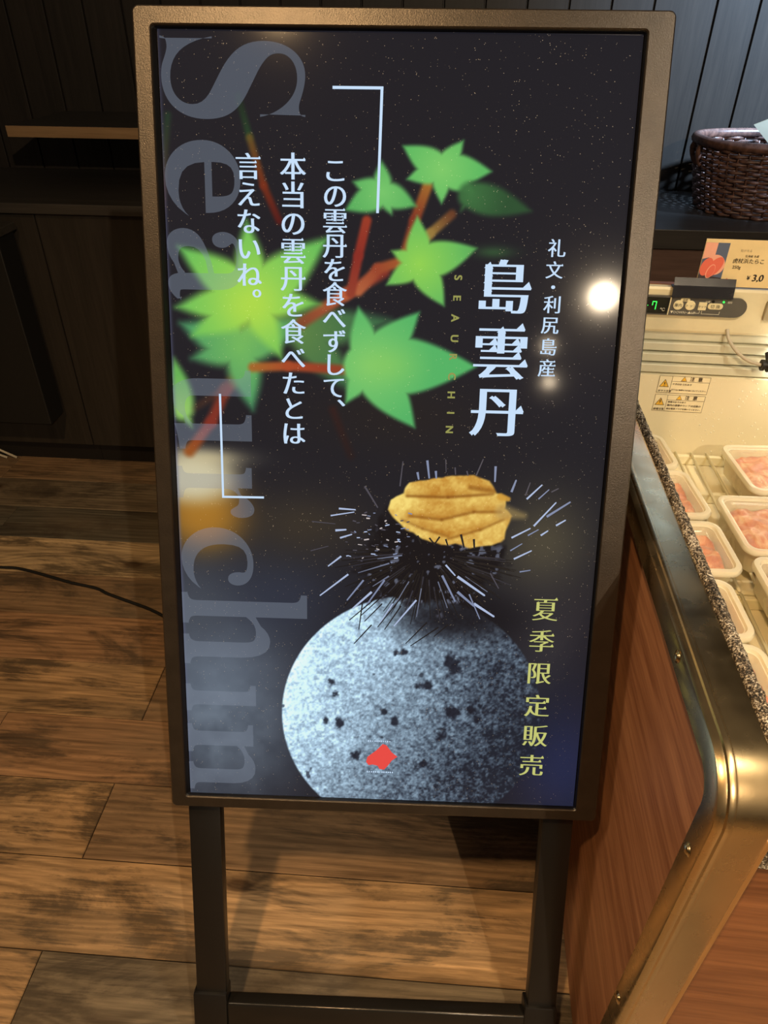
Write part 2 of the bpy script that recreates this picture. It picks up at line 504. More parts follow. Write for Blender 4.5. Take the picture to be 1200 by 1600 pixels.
# ------------------------------------------------------------------ wicker basket on the counter
def wicker():
    q = NT('brown_wicker'); v = q.coords()
    n = q.noise(v, 60, 4)
    q.set(color=q.ramp(n, [(0.3, srgb(70, 50, 46)), (0.7, srgb(140, 102, 88))]), rough=0.36, spec=0.5)
    q.bump(q.noise(v, 300, 3), 0.3, 0.001)
    return q.m
M['wicker'] = wicker()
def oval(a, b, t, n=2.5):
    c, s = math.cos(t), math.sin(t)
    return (a*math.copysign(abs(c)**(2/n), c), b*math.copysign(abs(s)**(2/n), s))
def make_basket():
    t = thing('wicker_basket', 'oval brown wicker basket with wrapped rim on the dark counter', 'basket', (1.02, 2.335, 0.842))
    H, NS = 0.178, 44
    prof = lambda z: (0.225+0.045*(z/H)**0.8, 0.160+0.026*(z/H)**0.8)
    bm = bmesh.new()
    rows = 17
    for r in range(rows):
        z = 0.005 + (H-0.012)*r/(rows-1)
        a, b = prof(z); pts = []
        n = NS*4
        for k in range(n):
            th = 2*PI*k/n; ph = PI*(k/4) + (PI if r % 2 else 0)
            x, y = oval(a, b, th); d = 0.0055*math.sin(ph + 0.25*PI)
            l = math.hypot(x, y); pts.append((x*(1+d/l), y*(1+d/l), z + 0.0006*math.sin(7*th+r)))
        tube(bm, pts, 0.0050, 6, True)
    obj('woven_wall', bm, M['wicker'], t, True)
    bm = bmesh.new()
    for k in range(NS):
        th = 2*PI*(k+0.5)/NS; pts = []
        for j in range(6):
            z = 0.002 + (H)*j/5; a, b = prof(z); x, y = oval(a, b, th); pts.append((x, y, z))
        tube(bm, pts, 0.003, 6)
    obj('stakes', bm, M['wicker'], t, True)
    bm = bmesh.new()
    a, b = prof(H)
    loops = []
    n = 420
    pts = [oval(a+0.001, b+0.001, 2*PI*k/n) for k in range(n)]
    tube(bm, [(x, y, H+0.006) for x, y in pts], [0.0125 + 0.0012*(k % 2) for k in range(n)], 10, True)
    obj('rim', bm, M['wicker'], t, True)
    bm = bmesh.new()
    loft(bm, [[(*oval(0.222, 0.157, 2*PI*k/64), z) for k in range(64)] for z in (0.001, 0.006)])
    obj('base', bm, M['wicker'], t)
    bm = bmesh.new()
    for dy in (-0.030, 0.030):
        tube(bm, catmull([(-0.268, dy, H+0.004), (-0.277, dy*0.98, H-0.018), (-0.268, dy*0.8, H-0.045), (-0.256, dy*0.7, H-0.06)], 5), 0.009, 8)
    obj('handle', bm, M['wicker'], t, True)
make_basket()
M['paper'] = plain('cream_paper', srgb(112, 102, 78), 0.7)
tag(pyobj('paper_sheet', [(0.913, 2.400, 1.059), (1.02, 2.360, 0.96), (1.15, 2.40, 1.01), (1.04, 2.44, 1.10),
                          (0.913, 2.402, 1.060), (1.02, 2.362, 0.961), (1.15, 2.402, 1.011), (1.04, 2.442, 1.101)],
          [(0, 3, 2, 1), (4, 5, 6, 7), (0, 1, 5, 4), (1, 2, 6, 5), (2, 3, 7, 6), (3, 0, 4, 7)], M['paper']),
    'cream paper sheet lying in the mouth of the wicker basket', 'paper')

# ------------------------------------------------------------------ freezer showcase
YAW = math.radians(-2.0)
FO = Vector((0.262, 0.36, 0.0))
FZ = thing('freezer_showcase', 'open freezer showcase with wood-grain side panel and polished steel rim', 'freezer', FO, YAW)
def fw(x, y):          # freezer place -> floor place
    c, s = math.cos(YAW), math.sin(YAW)
    return (FO.x + c*x - s*y, FO.y + s*x + c*y)

M['fwood'] = wood('reddish_wood_laminate', srgb(124, 76, 50), srgb(184, 128, 90), 'Y', 0.9, 0.42, (0.34, 0.68), 0.35, 1.0)
M['fwood_x'] = wood('reddish_wood_laminate_front', srgb(112, 68, 42), srgb(166, 110, 70), 'X', 0.9, 0.4, (0.34, 0.68), 0.35, 1.0)
def steel():
    q = NT('polished_steel'); v = q.coords()
    sc = q.noise(q.coords((30, 3, 30)), 20, 4, 0.7)
    sm = q.noise(v, 14, 4, 0.6)
    q.set(color=srgb(216, 188, 142), rough=q.ramp(sm, [(0.3, (0.20, 0.20, 0.20, 1)), (0.7, (0.34, 0.34, 0.34, 1))]), metal=1.0)
    q.bump(q.math('ADD', sc, q.noise(v, 9, 2)), 0.035, 0.0010)
    return q.m
M['steel'] = steel()
M['enamel'] = plain('cream_enamel', srgb(226, 214, 178), 0.35, 0, 0.5)
def frost():
    q = NT('frosted_gasket'); v = q.coords()
    n = q.noise(v, 420, 3, 0.75); m = q.noise(v, 60, 3, 0.6)
    f = q.math('ADD', q.math('MULTIPLY', n, 0.75), q.math('MULTIPLY', m, 0.25))
    q.set(color=q.ramp(f, [(0.46, srgb(22, 20, 18)), (0.53, srgb(120, 104, 84)), (0.60, srgb(225, 218, 204))]), rough=0.55)
    q.bump(n, 0.8, 0.003)
    return q.m
M['frost'] = frost()

bm = bmesh.new()
SP = [(1.079, 0.004), (1.079, 0.768)] + [(0.062-0.050*math.sin(PI/2*k/8), 0.718+0.050*math.cos(PI/2*k/8)) for k in range(9)] + [(0.012, 0.004)]
loft(bm, [[(x, y, z) for y, z in SP] for x in (0.010, 0.030)])
obj('side_panel', bm, M['fwood'], FZ)
obj('front_panel', boxes((0.030, 1.25, 0.020, 0.036, 0.004, 0.655)), M['fwood_x'], FZ)
bm = boxes((0.030, 1.25, 0.012, 0.034, 0.656, 0.690), bevel=0.003)
obj('front_sill', bm, M['frost'], FZ)
def glass():
    q = NT('clear_glass'); q.b.inputs['Transmission Weight'].default_value = 1.0
    n = q.noise(q.coords(), 20, 2)
    q.set(color=(0.95, 0.98, 0.96, 1), rough=q.ramp(n, [(0.3, (0.01, 0.01, 0.01, 1)), (0.8, (0.03, 0.03, 0.03, 1))])); q.b.inputs['IOR'].default_value = 1.1
    return q.m
obj('front_glass', boxes((0.056, 1.25, 0.020, 0.025, 0.6905, 0.772)), glass(), FZ)

# steel edge trim swept from the back, along the top, round the corner and down the front
def make_trim():
    R = 0.058; zt = 0.782; path = []      # (y, z, ny, nz) with outward normal
    for k in range(14): path.append((1.079-(1.079-R)*k/13, zt, 0, 1))
    for k in range(1, 17):
        a = PI/2*k/16; path.append((R-R*math.sin(a), zt-R+R*math.cos(a), -math.sin(a), math.cos(a)))
    for k in range(1, 10): path.append((0, (zt-R)*(1-k/9)+0.003*k/9, -1, 0))
    prof = [(0.0085, -0.030), (0.0, -0.029), (0.0, -0.006), (0.0015, -0.002), (0.005, 0.0), (0.0085, 0.0004), (0.010, 0.0022), (0.0128, 0.0028),
            (0.0156, 0.0022), (0.0170, 0.0003), (0.0185, 0.0), (0.047, 0.0), (0.0495, -0.001), (0.0505, -0.004), (0.0505, -0.011),
            (0.047, -0.011), (0.010, -0.011), (0.0085, -0.013)]
    bm = bmesh.new(); rings = []
    for y, z, ny, nz in path:
        rings.append([bm.verts.new((x, y+ny*d, z+nz*d)) for x, d in prof])
    n = len(prof)
    for a, b in zip(rings[:-1], rings[1:]):
        for k in range(n): bm.faces.new((a[k], a[(k+1) % n], b[(k+1) % n], b[k]))
    bm.faces.new(rings[0]); bm.faces.new(rings[-1][::-1])
    obj('edge_trim', bm, M['steel'], FZ, auto=math.radians(35))
make_trim()
M['wood_edge'] = wood('pale_brown_edge', srgb(120, 80, 42), srgb(186, 136, 80), 'Z', 0.9, 0.4, (0.3, 0.7))
obj('post_edge_strip', boxes((0.0508, 0.060, 0.006, 0.022, 0.004, 0.712), bevel=0.002), M['wood_edge'], FZ)

bm = bmesh.new(); rg = random.Random(3)
NY, NK = 240, 9; rings = []
for j in range(NY+1):
    y = 0.03 + 1.01*j/NY
    rings.append([bm.verts.new((0.061+0.0085*math.cos(PI*k/(NK-1))+rg.gauss(0, 0.0006), y, 0.768+0.013*math.sin(PI*k/(NK-1))+rg.gauss(0, 0.0009))) for k in range(NK)])
for a, b in zip(rings[:-1], rings[1:]):
    for k in range(NK-1): bm.faces.new((a[k], a[k+1], b[k+1], b[k]))
obj('frosted_gasket', bm, M['frost'], FZ)

for (x, y, z) in ((0.008, 0.165, 0.770), (0.008, 0.018, 0.668), (0.008, 0.018, 0.342)):
    bm = bmesh.new()
    bmesh.ops.create_uvsphere(bm, u_segments=14, v_segments=8, radius=0.0055, matrix=Matrix.Translation((-0.0005, y, z)) @ Matrix.Diagonal((0.55, 1, 1, 1)))
    tube(bm, [(-0.0012, y, z), (0.004, y, z)], 0.0068, 14)
    obj('bolt', bm, M['steel'], FZ, True)

# inside: liner, louvres, rail
def liner():
    q = NT('frosted_white_liner'); v = q.coords()
    vo = q.new('ShaderNodeTexVoronoi'); vo.inputs['Scale'].default_value = 95; q.link(v, vo.inputs['Vector'])
    pr = q.noise(v, 7, 2)
    dots = q.math('MULTIPLY', q.ramp(vo.outputs['Distance'], [(0.10, (1, 1, 1, 1)), (0.20, (0, 0, 0, 1))]), q.ramp(pr, [(0.50, (0, 0, 0, 1)), (0.58, (1, 1, 1, 1))]))
    q.set(color=q.mix(dots, srgb(232, 222, 190), srgb(250, 246, 228)), rough=0.4)
    q.bump(dots, 0.5, 0.002)
    return q.m
M['liner'] = liner()
bm = bmesh.new()
box(bm, 0.031, 0.070, 0.036, 1.02, 0.45, 0.767)      # left wall of the well
box(bm, 0.031, 1.25, 0.036, 0.070, 0.45, 0.655)      # front wall of the well
box(bm, 0.031, 1.25, 1.02, 1.06, 0.45, 0.712)        # back wall of the well
box(bm, 0.031, 1.25, 0.036, 1.06, 0.42, 0.515)       # bottom
obj('inner_liner', bm, M['liner'], FZ)
M['louvre'] = plain('pale_grey_plastic', srgb(206, 203, 180), 0.4)
bm = bmesh.new()
for k in range(4):
    z = 0.794 - 0.0205*k
    box(bm, 0.071, 1.25, 1.046-0.007*k, 1.075, z-0.0175, z, bevel=0.002)
    box(bm, 0.071, 1.25, 1.052, 1.078, z-0.0215, z-0.0165)
obj('louvre_strip', bm, M['louvre'], FZ)
bm = bmesh.new()
loft(bm, [[(x, y, z) for (y, z) in ((1.042, 0.795), (1.040, 0.800), (1.040, 0.879), (1.042, 0.8835), (1.056, 0.8835), (1.056, 0.795))] for x in (0.031, 1.25)])
obj('back_rail', bm, M['enamel'], FZ)
obj('back_board', boxes((0.012, 1.25, 1.080, 1.096, 0.004, 0.878)), M['fwood_x'], FZ)

# control panel on the rail
M['ctrl'] = plain('grey_control_plastic', srgb(86, 84, 80), 0.4)
M['key'] = plain('cream_key', srgb(232, 220, 178), 0.4)
M['window'] = plain('black_glossy_window', srgb(16, 18, 22), 0.08)
M['green'] = emit('green_digits', srgb(70, 255, 90), 1.6)
M['white_ink'] = plain('white_ink', srgb(226, 222, 204), 0.6)
M['dark_ink'] = plain('dark_ink', srgb(44, 38, 34), 0.6)
CP_Y = 1.0385
bm = bmesh.new()
prof = [(0.02, 0.8315), (0.290, 0.8315)] + [(0.290+0.0185*math.sin(PI*k/12), 0.850-0.0185*math.cos(PI*k/12)) for k in range(1, 12)] + [(0.290, 0.8685), (0.02, 0.8685)]
loft(bm, [[(x, y, z) for x, z in prof] for y in (1.0395, 1.034)])
CPN = obj('control_panel', bm, M['ctrl'], FZ)
FRONT = 1.034
obj('display_window', boxes((0.100, 0.1615, FRONT-0.0012, FRONT, 0.8345, 0.8655), bevel=0.0004, seg=1), M['window'], CPN)
def seg7(ch, x, z, w, h):
    S = {'7': 'abcf', '1': 'bc', '-': 'g'}[ch]; th = 0.0016
    R = dict(a=(0, w, h-th, h), b=(w-th, w, h/2, h), c=(w-th, w, 0, h/2), f=(0, th, h/2, h), g=(0, w, h/2-th/2, h/2+th/2))
    return [(x+R[s][0], x+R[s][1], FRONT-0.0017, FRONT-0.0013, z+R[s][2], z+R[s][3]) for s in S]
obj('temperature_digits', boxes(*(seg7('-', 0.117, 0.842, 0.006, 0.015)+seg7('7', 0.130, 0.842, 0.0085, 0.016))), M['green'], CPN)
fr = lambda dy: (lambda a, b: (a, FRONT-dy, b))
V, F = row_mesh([('℃', 0.1465, 0.8395, 0.0085)], fr(0.0016)); pyobj('degree_mark', V, F, M['white_ink'], CPN)
obj('divider', boxes((0.1625, 0.1645, FRONT-0.0012, FRONT+0.001, 0.8322, 0.8678)), M['key'], CPN)
def key(cx, cz, w, h, r):
    bm = bmesh.new(); P = rrect(w, h, r, 8)
    loft(bm, [[(cx+a*s, y, cz+b*s) for a, b in P] for y, s in ((FRONT, 1), (FRONT-0.0014, 1), (FRONT-0.0018, 0.94))])
    return obj('key', bm, M['key'], CPN)
key(0.1795, 0.8522, 0.0185, 0.0185, 0.0091); key(0.2022, 0.8522, 0.0185, 0.0185, 0.0091)
key(0.2250, 0.8515, 0.0150, 0.0150, 0.0010); key(0.2490, 0.8522, 0.0280, 0.0115, 0.0056); key(0.1905, 0.8628, 0.0180, 0.0062, 0.003)
V, F = row_mesh([('庫内', 0.1718, 0.8494, 0.0074), ('トップ', 0.1927, 0.8494, 0.0064), ('セット', 0.2168, 0.8490, 0.0055), ('切 換', 0.2395, 0.8490, 0.0080), ('温調', 0.1853, 0.8610, 0.0047)], fr(0.0020), 0.008, 0.0)
pyobj('key_lettering', V, F, M['dark_ink'], CPN)
for ln in (('▼DOWN−▲UP', 0.1670, 0.8356, 0.0066), ('冷蔵', 0.2285, 0.8590, 0.0045), ('霜取', 0.2700, 0.8590, 0.0045)):
    V, F = row_mesh([ln], fr(0.0004)); pyobj('panel_lettering', V, F, M['white_ink'], CPN)
obj('bracket_line', boxes((0.2060, 0.2225, FRONT-0.0004, FRONT, 0.8370, 0.8376), (0.2219, 0.2225, FRONT-0.0004, FRONT, 0.8376, 0.8425),
                          (0.2262, 0.2600, FRONT-0.0004, FRONT, 0.8362, 0.8368), (0.2262, 0.2268, FRONT-0.0004, FRONT, 0.8368, 0.8425), (0.2594, 0.2600, FRONT-0.0004, FRONT, 0.8368, 0.8425)), M['white_ink'], CPN)
bm = bmesh.new(); tube(bm, [(0.243, FRONT, 0.8612), (0.243, FRONT-0.0015, 0.8612)], 0.0026, 12); obj('indicator_lamp', bm, M['window'], CPN)
bm = bmesh.new(); tube(bm, [(0.2625, FRONT, 0.8612), (0.2625, FRONT-0.0015, 0.8612)], 0.0020, 12); obj('indicator_lamp', bm, M['green'], CPN)
M['switch'] = plain('beige_switch', srgb(168, 154, 122), 0.5)
obj('switch_plate', boxes((0.344, 0.41, 1.034, 1.0398, 0.828, 0.866), bevel=0.002), M['switch'], FZ)

# warning labels on the back wall of the well
M['label_ink'] = plain('brown_label_ink', srgb(70, 54, 40), 0.6)
M['label_bg'] = plain('cream_label', srgb(240, 228, 192), 0.5)
M['yellow'] = plain('yellow_ink', srgb(236, 186, 60), 0.6)
def warn_label(x0, x1, z0, z1, head, cap, lines, mark):
    Y = 1.0198
    lb = obj('warning_label', boxes((x0, x1, Y-0.0003, Y, z0, z1)), M['label_bg'], FZ)
    y = Y-0.0005; w = 0.0007; xm = x0+(x1-x0)*0.25; zh = z1-(z1-z0)*0.30
    bs = [(x0, x1, y, y+.0001, z0, z0+w), (x0, x1, y, y+.0001, z1-w, z1), (x0, x0+w, y, y+.0001, z0, z1), (x1-w, x1, y, y+.0001, z0, z1),
          (xm, xm+w, y, y+.0001, z0, z1), (xm, x1, y, y+.0001, zh-w, zh)]
    obj('label_border', boxes(*bs), M['label_ink'], lb)
    def tri(cx, cz, s, dy, nm, mat):
        pyobj(nm, [(cx-s, Y-dy, cz-s*0.8), (cx+s, Y-dy, cz-s*0.8), (cx, Y-dy, cz+s*0.95)], [(0, 1, 2)], mat, lb)
    cx = (x0+xm)/2; cz = z0+(z1-z0)*0.56
    tri(cx, cz, 0.0098, 0.0005, 'warning_triangle', M['label_ink']); tri(cx, cz-0.0002, 0.0081, 0.0007, 'triangle_field', M['yellow'])
    tri(xm+0.024, zh+0.0055, 0.0060, 0.0005, 'warning_triangle', M['label_ink']); tri(xm+0.024, zh+0.0054, 0.0048, 0.0007, 'triangle_field', M['yellow'])
    f = lambda a, b: (a, Y-0.0009, b)
    ls = [('注  意', xm+0.035, zh+0.0024, 0.0098), (cap, x0+0.0022, z0+0.0028, 0.0054)]
    ls += [(s, xm+0.003, zz, sz) for s, zz, sz in lines]
    V, F = row_mesh(ls, f, 0.028, 0.016); pyobj('label_lettering', V, F, M['label_ink'], lb)
    if mark == '!':
        V, F = row_mesh([('!', cx-0.0017, cz-0.0062, 0.0135)], f, 0.02, 0.0); pyobj('warning_mark', V, F, M['label_ink'], lb)
    else:
        P = [(0.0012, 0.0072), (-0.0022, 0.0005), (-0.0002, 0.0005), (-0.0012, -0.0058), (0.0022, 0.0018), (0.0003, 0.0018), (0.0028, 0.0072)]
        pyobj('warning_mark', [(cx+a, Y-0.0009, cz+b) for a, b in P], [tuple(range(len(P)))], M['label_ink'], lb)
warn_label(0.1745, 0.2755, 0.6735, 0.7115, '注意', 'ガラス注意', [('ケガのおそれあり', 0.6922, 0.0048), ('ガラスに無理な力を加えないでください。', 0.6800, 0.0038)], '!')
warn_label(0.1745, 0.2755, 0.6325, 0.6700, '注意', '感電注意', [('感電のおそれあり', 0.6525, 0.0046), ('庫内の清掃やランプの交換の', 0.6448, 0.0052), ('時は電源プラグを抜いてください。', 0.6372, 0.0044)], 'z')

# lamp tube with socket and lead
M['tube'] = emit('lit_lamp_tube', (1.0, 0.93, 0.74, 1), 15)
bm = bmesh.new(); tube(bm, [(0.378, 1.004, 0.748), (1.2, 1.004, 0.748)], 0.011, 14); obj('lamp_tube', bm, M['tube'], FZ, True)
bm = bmesh.new()
tube(bm, [(0.356, 1.004, 0.750), (0.361, 1.004, 0.750)], 0.011, 16); tube(bm, [(0.361, 1.004, 0.750), (0.368, 1.004, 0.750)], 0.007, 16)
tube(bm, [(0.368, 1.004, 0.750), (0.3779, 1.004, 0.750)], 0.0135, 16)
tube(bm, [(0.372, 1.004, 0.748), (0.372, 1.03, 0.765)], 0.005, 10)
obj('lamp_socket', bm, M['black'], FZ, auto=0.6)
bm = bmesh.new(); tube(bm, catmull([(0.286, 1.040, 0.806), (0.291, 1.028, 0.789), (0.306, 1.012, 0.772), (0.330, 1.006, 0.757), (0.356, 1.004, 0.750)], 8), 0.0034, 10)
obj('lamp_lead', bm, M['pale'], FZ, True)

# ------------------------------------------------------------------ things in and on the freezer
def fpos(x, y, z): return (*fw(x, y), z)
def acrylic(name, col, alpha, rough=0.2):
    q = NT(name); n = q.noise(q.coords(), 25, 3)
    q.set(color=col, rough=q.ramp(n, [(0.2, (rough*0.7,)*3+(1,)), (0.8, (rough*1.3,)*3+(1,))]), alpha=alpha)
    return q.m
M['smoke'] = acrylic('smoked_acrylic', srgb(40, 40, 46), 0.86, 0.25)
t = thing('card_clip', 'dark smoked plastic card clip folded over the cream rail', 'card holder', fpos(0.2195, 1.03, 0.868), YAW)
bm = bmesh.new()
loft(bm, [[(x, y, z) for (y, z) in ((-0.001, 0.0), (0.003, 0.022), (0.009, 0.0355), (0.0105, 0.0350), (0.0045, 0.0215), (0.0005, -0.001))] for x in (-0.057, 0.0565)])
obj('front_flap', bm, M['smoke'], t)
obj('base_strip', boxes((-0.0565, 0.056, 0.0090, 0.0245, 0.0158, 0.0175)), M['smoke'], t)

M['card'] = plain('cream_card', srgb(238, 212, 158), 0.35)
PC = thing('price_card', 'cream price card with pink roe photo standing in the dark clip', 'price card', fpos(0.205, 1.045, 0.8873), YAW)
obj('card_sheet', boxes((0, 0.215, 0, 0.001, 0, 0.0865)), M['card'], PC)
def flat_poly(name, pts, mat, parent, y):
    return pyobj(name, [(a, y, b) for a, b in pts], [tuple(range(len(pts)))], mat, parent)
PH = boxes((0.0006, 0.0440, -0.0004, 0.0, 0.004, 0.0800))
M['ph_bg'] = plain('photo_blue_grey', srgb(92, 104, 130), 0.4)
M['ph_pink'] = plain('photo_pink', srgb(232, 112, 92), 0.4)
M['ph_light'] = plain('photo_light_pink', srgb(244, 176, 152), 0.4)
M['ph_dark'] = plain('photo_dark', srgb(70, 62, 66), 0.4)
ph = obj('roe_photo', PH, M['ph_bg'], PC)
def ell(cx, cz, a, b, rot=0.0, n=28):
    return [(cx+a*math.cos(2*PI*k/n)*math.cos(rot)-b*math.sin(2*PI*k/n)*math.sin(rot), cz+a*math.cos(2*PI*k/n)*math.sin(rot)+b*math.sin(2*PI*k/n)*math.cos(rot)) for k in range(n)]
flat_poly('photo_roe', [(0.0006, 0.050), (0.022, 0.056), (0.0225, 0.080), (0.0006, 0.080)], M['ph_light'], ph, -0.0006)
flat_poly('photo_shadow', [(0.0006, 0.004), (0.044, 0.004), (0.044, 0.016), (0.0006, 0.022)], M['ph_dark'], ph, -0.0006)
flat_poly('photo_roe', ell(0.026, 0.040, 0.0178, 0.019, 0.5), M['ph_light'], ph, -0.0008)
flat_poly('photo_roe', ell(0.0115, 0.036, 0.0105, 0.017, -0.25), M['ph_pink'], ph, -0.0010)
flat_poly('photo_roe', ell(0.0265, 0.036, 0.011, 0.0205, -0.55), M['ph_pink'], ph, -0.0012)
flat_poly('photo_roe', ell(0.0205, 0.028, 0.0070, 0.0135, -0.3), M['ph_light'], ph, -0.0014)
flat_poly('photo_roe', ell(0.021, 0.028, 0.0060, 0.0120, -0.3), M['ph_pink'], ph, -0.0016)
cf = lambda a, b: (a, -0.0006, b)
V, F = row_mesh([('粒が光る', 0.0655, 0.0655, 0.0052)], cf); pyobj('card_lettering', V, F, M['switch'], PC)
V, F = row_mesh([('北海道 水産', 0.0760, 0.0560, 0.0048)], cf, 0.008, 0.004); pyobj('card_lettering', V, F, M['label_ink'], PC)
V, F = row_mesh([('虎杖浜たらこ', 0.0565, 0.0452, 0.0096), ('250g', 0.0585, 0.0345, 0.0080)], cf, 0.012, 0.0); pyobj('card_lettering', V, F, M['dark_ink'], PC)
V, F = row_mesh([('¥', 0.0905, 0.0145, 0.0105), ('3,0', 0.1000, 0.0125, 0.0175)], cf, 0.03, 0.02); pyobj('price_lettering', V, F, M['dark_ink'], PC)
M['seal'] = plain('red_seal_ink', srgb(206, 110, 96), 0.5)
flat_poly('seal_mark', [(0.0490, 0.0105), (0.0545, 0.0165), (0.0590, 0.0125), (0.0560, 0.0085), (0.0520, 0.0090)], M['seal'], PC, -0.0006)

# white wire rack in the well
M['wire'] = plain('white_coated_wire', srgb(232, 224, 190), 0.35)
def rack(x0, x1, y0, y1, label):
    cx, cy = (x0+x1)/2, (y0+y1)/2
    t = thing('wire_rack', label, 'rack', fpos(cx, cy, 0.5155), YAW, 'wire racks in the freezer')
    w, l = x1-x0, y1-y0
    bm = bmesh.new(); n = int(w/0.032)
    for k in range(n+1):
        x = -w/2+0.006+(w-0.012)*k/n; tube(bm, [(x, -l/2, 0.024), (x, l/2, 0.024)], 0.0027, 8)
    obj('bars', bm, M['wire'], t, True)
    bm = bmesh.new()
    for y in [-l/2+0.004+(l-0.008)*k/3 for k in range(4)]: box(bm, -w/2, w/2, y-0.005, y+0.005, 0.0, 0.0215, bevel=0.002)
    obj('rails', bm, M['wire'], t)
rack(0.073, 0.545, 0.085, 0.55, 'cream wire rack in the freezer well, nearer the front rim')
rack(0.073, 0.545, 0.556, 1.012, 'cream wire rack in the freezer well, nearer the warning labels')

# sealed tubs of roe
def clear(name, col, alpha, rough):
    return acrylic(name, col, alpha, rough)
M['tray'] = clear('milky_tray', srgb(246, 238, 206), 0.48, 0.25)
M['lid'] = clear('clear_lid', srgb(252, 244, 222), 0.24, 0.12)
M['lid_rim'] = clear('milky_lid_rim', srgb(252, 246, 224), 0.62, 0.22)
def roe():
    q = NT('salted_roe'); v = q.coords()
    n = q.noise(v, 28, 4, 0.6, 0.6); g = q.noise(v, 260, 2)
    q.set(color=q.ramp(n, [(0.34, srgb(178, 58, 22)), (0.5, srgb(214, 112, 62)), (0.64, srgb(240, 190, 146))]), rough=0.3)
    q.bump(g, 0.3, 0.001)
    return q.m
M['roe'] = roe()
def tub(x0, x1, y0, y1, rot, seed, label, pale=False):
    """x, y: sides of the lid on the floor plan"""
    cx, cy, w, l = (x0+x1)/2, (y0+y1)/2, x1-x0, y1-y0
    t = thing('roe_tub', label, 'food tub', (cx, cy, 0.5424), rot, 'sealed tubs of roe in the freezer')
    rr = random.Random(seed); r = 0.022
    lp = lambda ins, z: [(a, b, z) for a, b in rrect(w-2*ins, l-2*ins, max(r-ins*0.7, 0.006), 7)]
    bm = bmesh.new()
    loft(bm, [lp(0.016, 0.0), lp(0.013, 0.003), lp(0.007, 0.046), lp(0.001, 0.0475), lp(0.001, 0.0505), lp(0.0085, 0.0505), lp(0.0145, 0.0045)], True, True)
    obj('tray', bm, M['tray'], t, auto=0.6)
    bm = bmesh.new()
    loft(bm, [lp(-0.001, 0.0465), lp(-0.002, 0.0515), lp(0.0, 0.0562), lp(0.004, 0.0572), lp(0.008, 0.0562), lp(0.0095, 0.0520), lp(0.011, 0.0515)], False, False)
    lr = obj('lid_rim', bm, M['lid_rim'], t, auto=0.7)
    bm = bmesh.new()
    loft(bm, [lp(0.0112, 0.0514), lp(0.024, 0.0518), lp(0.0262, 0.0545), lp(0.0285, 0.0550), lp(0.0305, 0.0532)], False, True)
    obj('lid', bm, M['lid'], t, auto=0.5)
    bm = bmesh.new()
    nx, ny = 26, 20; W2, L2 = w/2-0.0122, l/2-0.0122
    ph = [rr.uniform(0, 6) for _ in range(8)]; G = []
    for a in range(nx+1):
        for b in range(ny+1):
            x, y = -W2+2*W2*a/nx, -L2+2*L2*b/ny
            e = max(abs(x)/W2, abs(y)/L2)
            z = 0.0440+0.0038*math.sin(x*95+1.6*math.sin(y*60+ph[0])+ph[1])*math.sin(y*70+ph[2])+0.002*math.sin(x*210+ph[3])*math.sin(y*230+ph[4])-0.010*max(0, e-0.86)/0.14
            aa, bb = abs(x)/W2, abs(y)/L2; fc = max(aa, bb)/max(1e-6, (aa**5+bb**5)**0.2)
            G.append(bm.verts.new((x*fc, y*fc, z)))
    at_ = lambda a, b: G[a*(ny+1)+b]
    for a in range(nx):
        for b in range(ny): bm.faces.new((at_(a, b), at_(a+1, b), at_(a+1, b+1), at_(a, b+1)))
    edge_ = [at_(a, 0) for a in range(nx)]+[at_(nx, b) for b in range(ny)]+[at_(a, ny) for a in range(nx, 0, -1)]+[at_(0, b) for b in range(ny, 0, -1)]
    low = [bm.verts.new((v.co.x*(W2-0.0065)/W2, v.co.y*(L2-0.0065)/L2, 0.0055)) for v in edge_]
    for k in range(len(edge_)): bm.faces.new((edge_[k-1], edge_[k], low[k], low[k-1]))
    bm.faces.new(low)
    obj('roe_filling', bm, M['roe'], t, True)
    return t
R_ = math.radians
tA = tub(0.602, 0.81, 1.130, 1.302, R_(2.5), 1, 'roe tub with small white sticker, farthest back in the right row')
tub(0.531, 0.745, 0.941, 1.108, R_(0.8), 2, 'roe tub right row, second from the back, brown-edged lid')
tub(0.530, 0.745, 0.765, 0.927, 0, 3, 'roe tub right row, third from the back, cut by the photo edge')
tub(0.375, 0.492, 1.200, 1.330, R_(3), 4, 'roe tub left row, farthest back beside the frosted gasket')
tub(0.380, 0.505, 1.036, 1.186, R_(3), 5, 'roe tub left row, second from the back')
tub(0.375, 0.508, 0.882, 1.020, R_(1), 6, 'roe tub left row, third from the back with deep orange roe')
tub(0.352, 0.477, 0.738, 0.864, 0, 7, 'roe tub left row, fourth from the back above bare wires')
tub(0.350, 0.476, 0.600, 0.726, 0, 8, 'roe tub left row, nearest the steel corner')
M['sticker'] = plain('white_sticker', srgb(244, 240, 226), 0.4)
bm = boxes((-0.016, 0.022, 0.005, 0.040, 0.0546, 0.0550)); obj('sticker', bm, M['sticker'], tA)

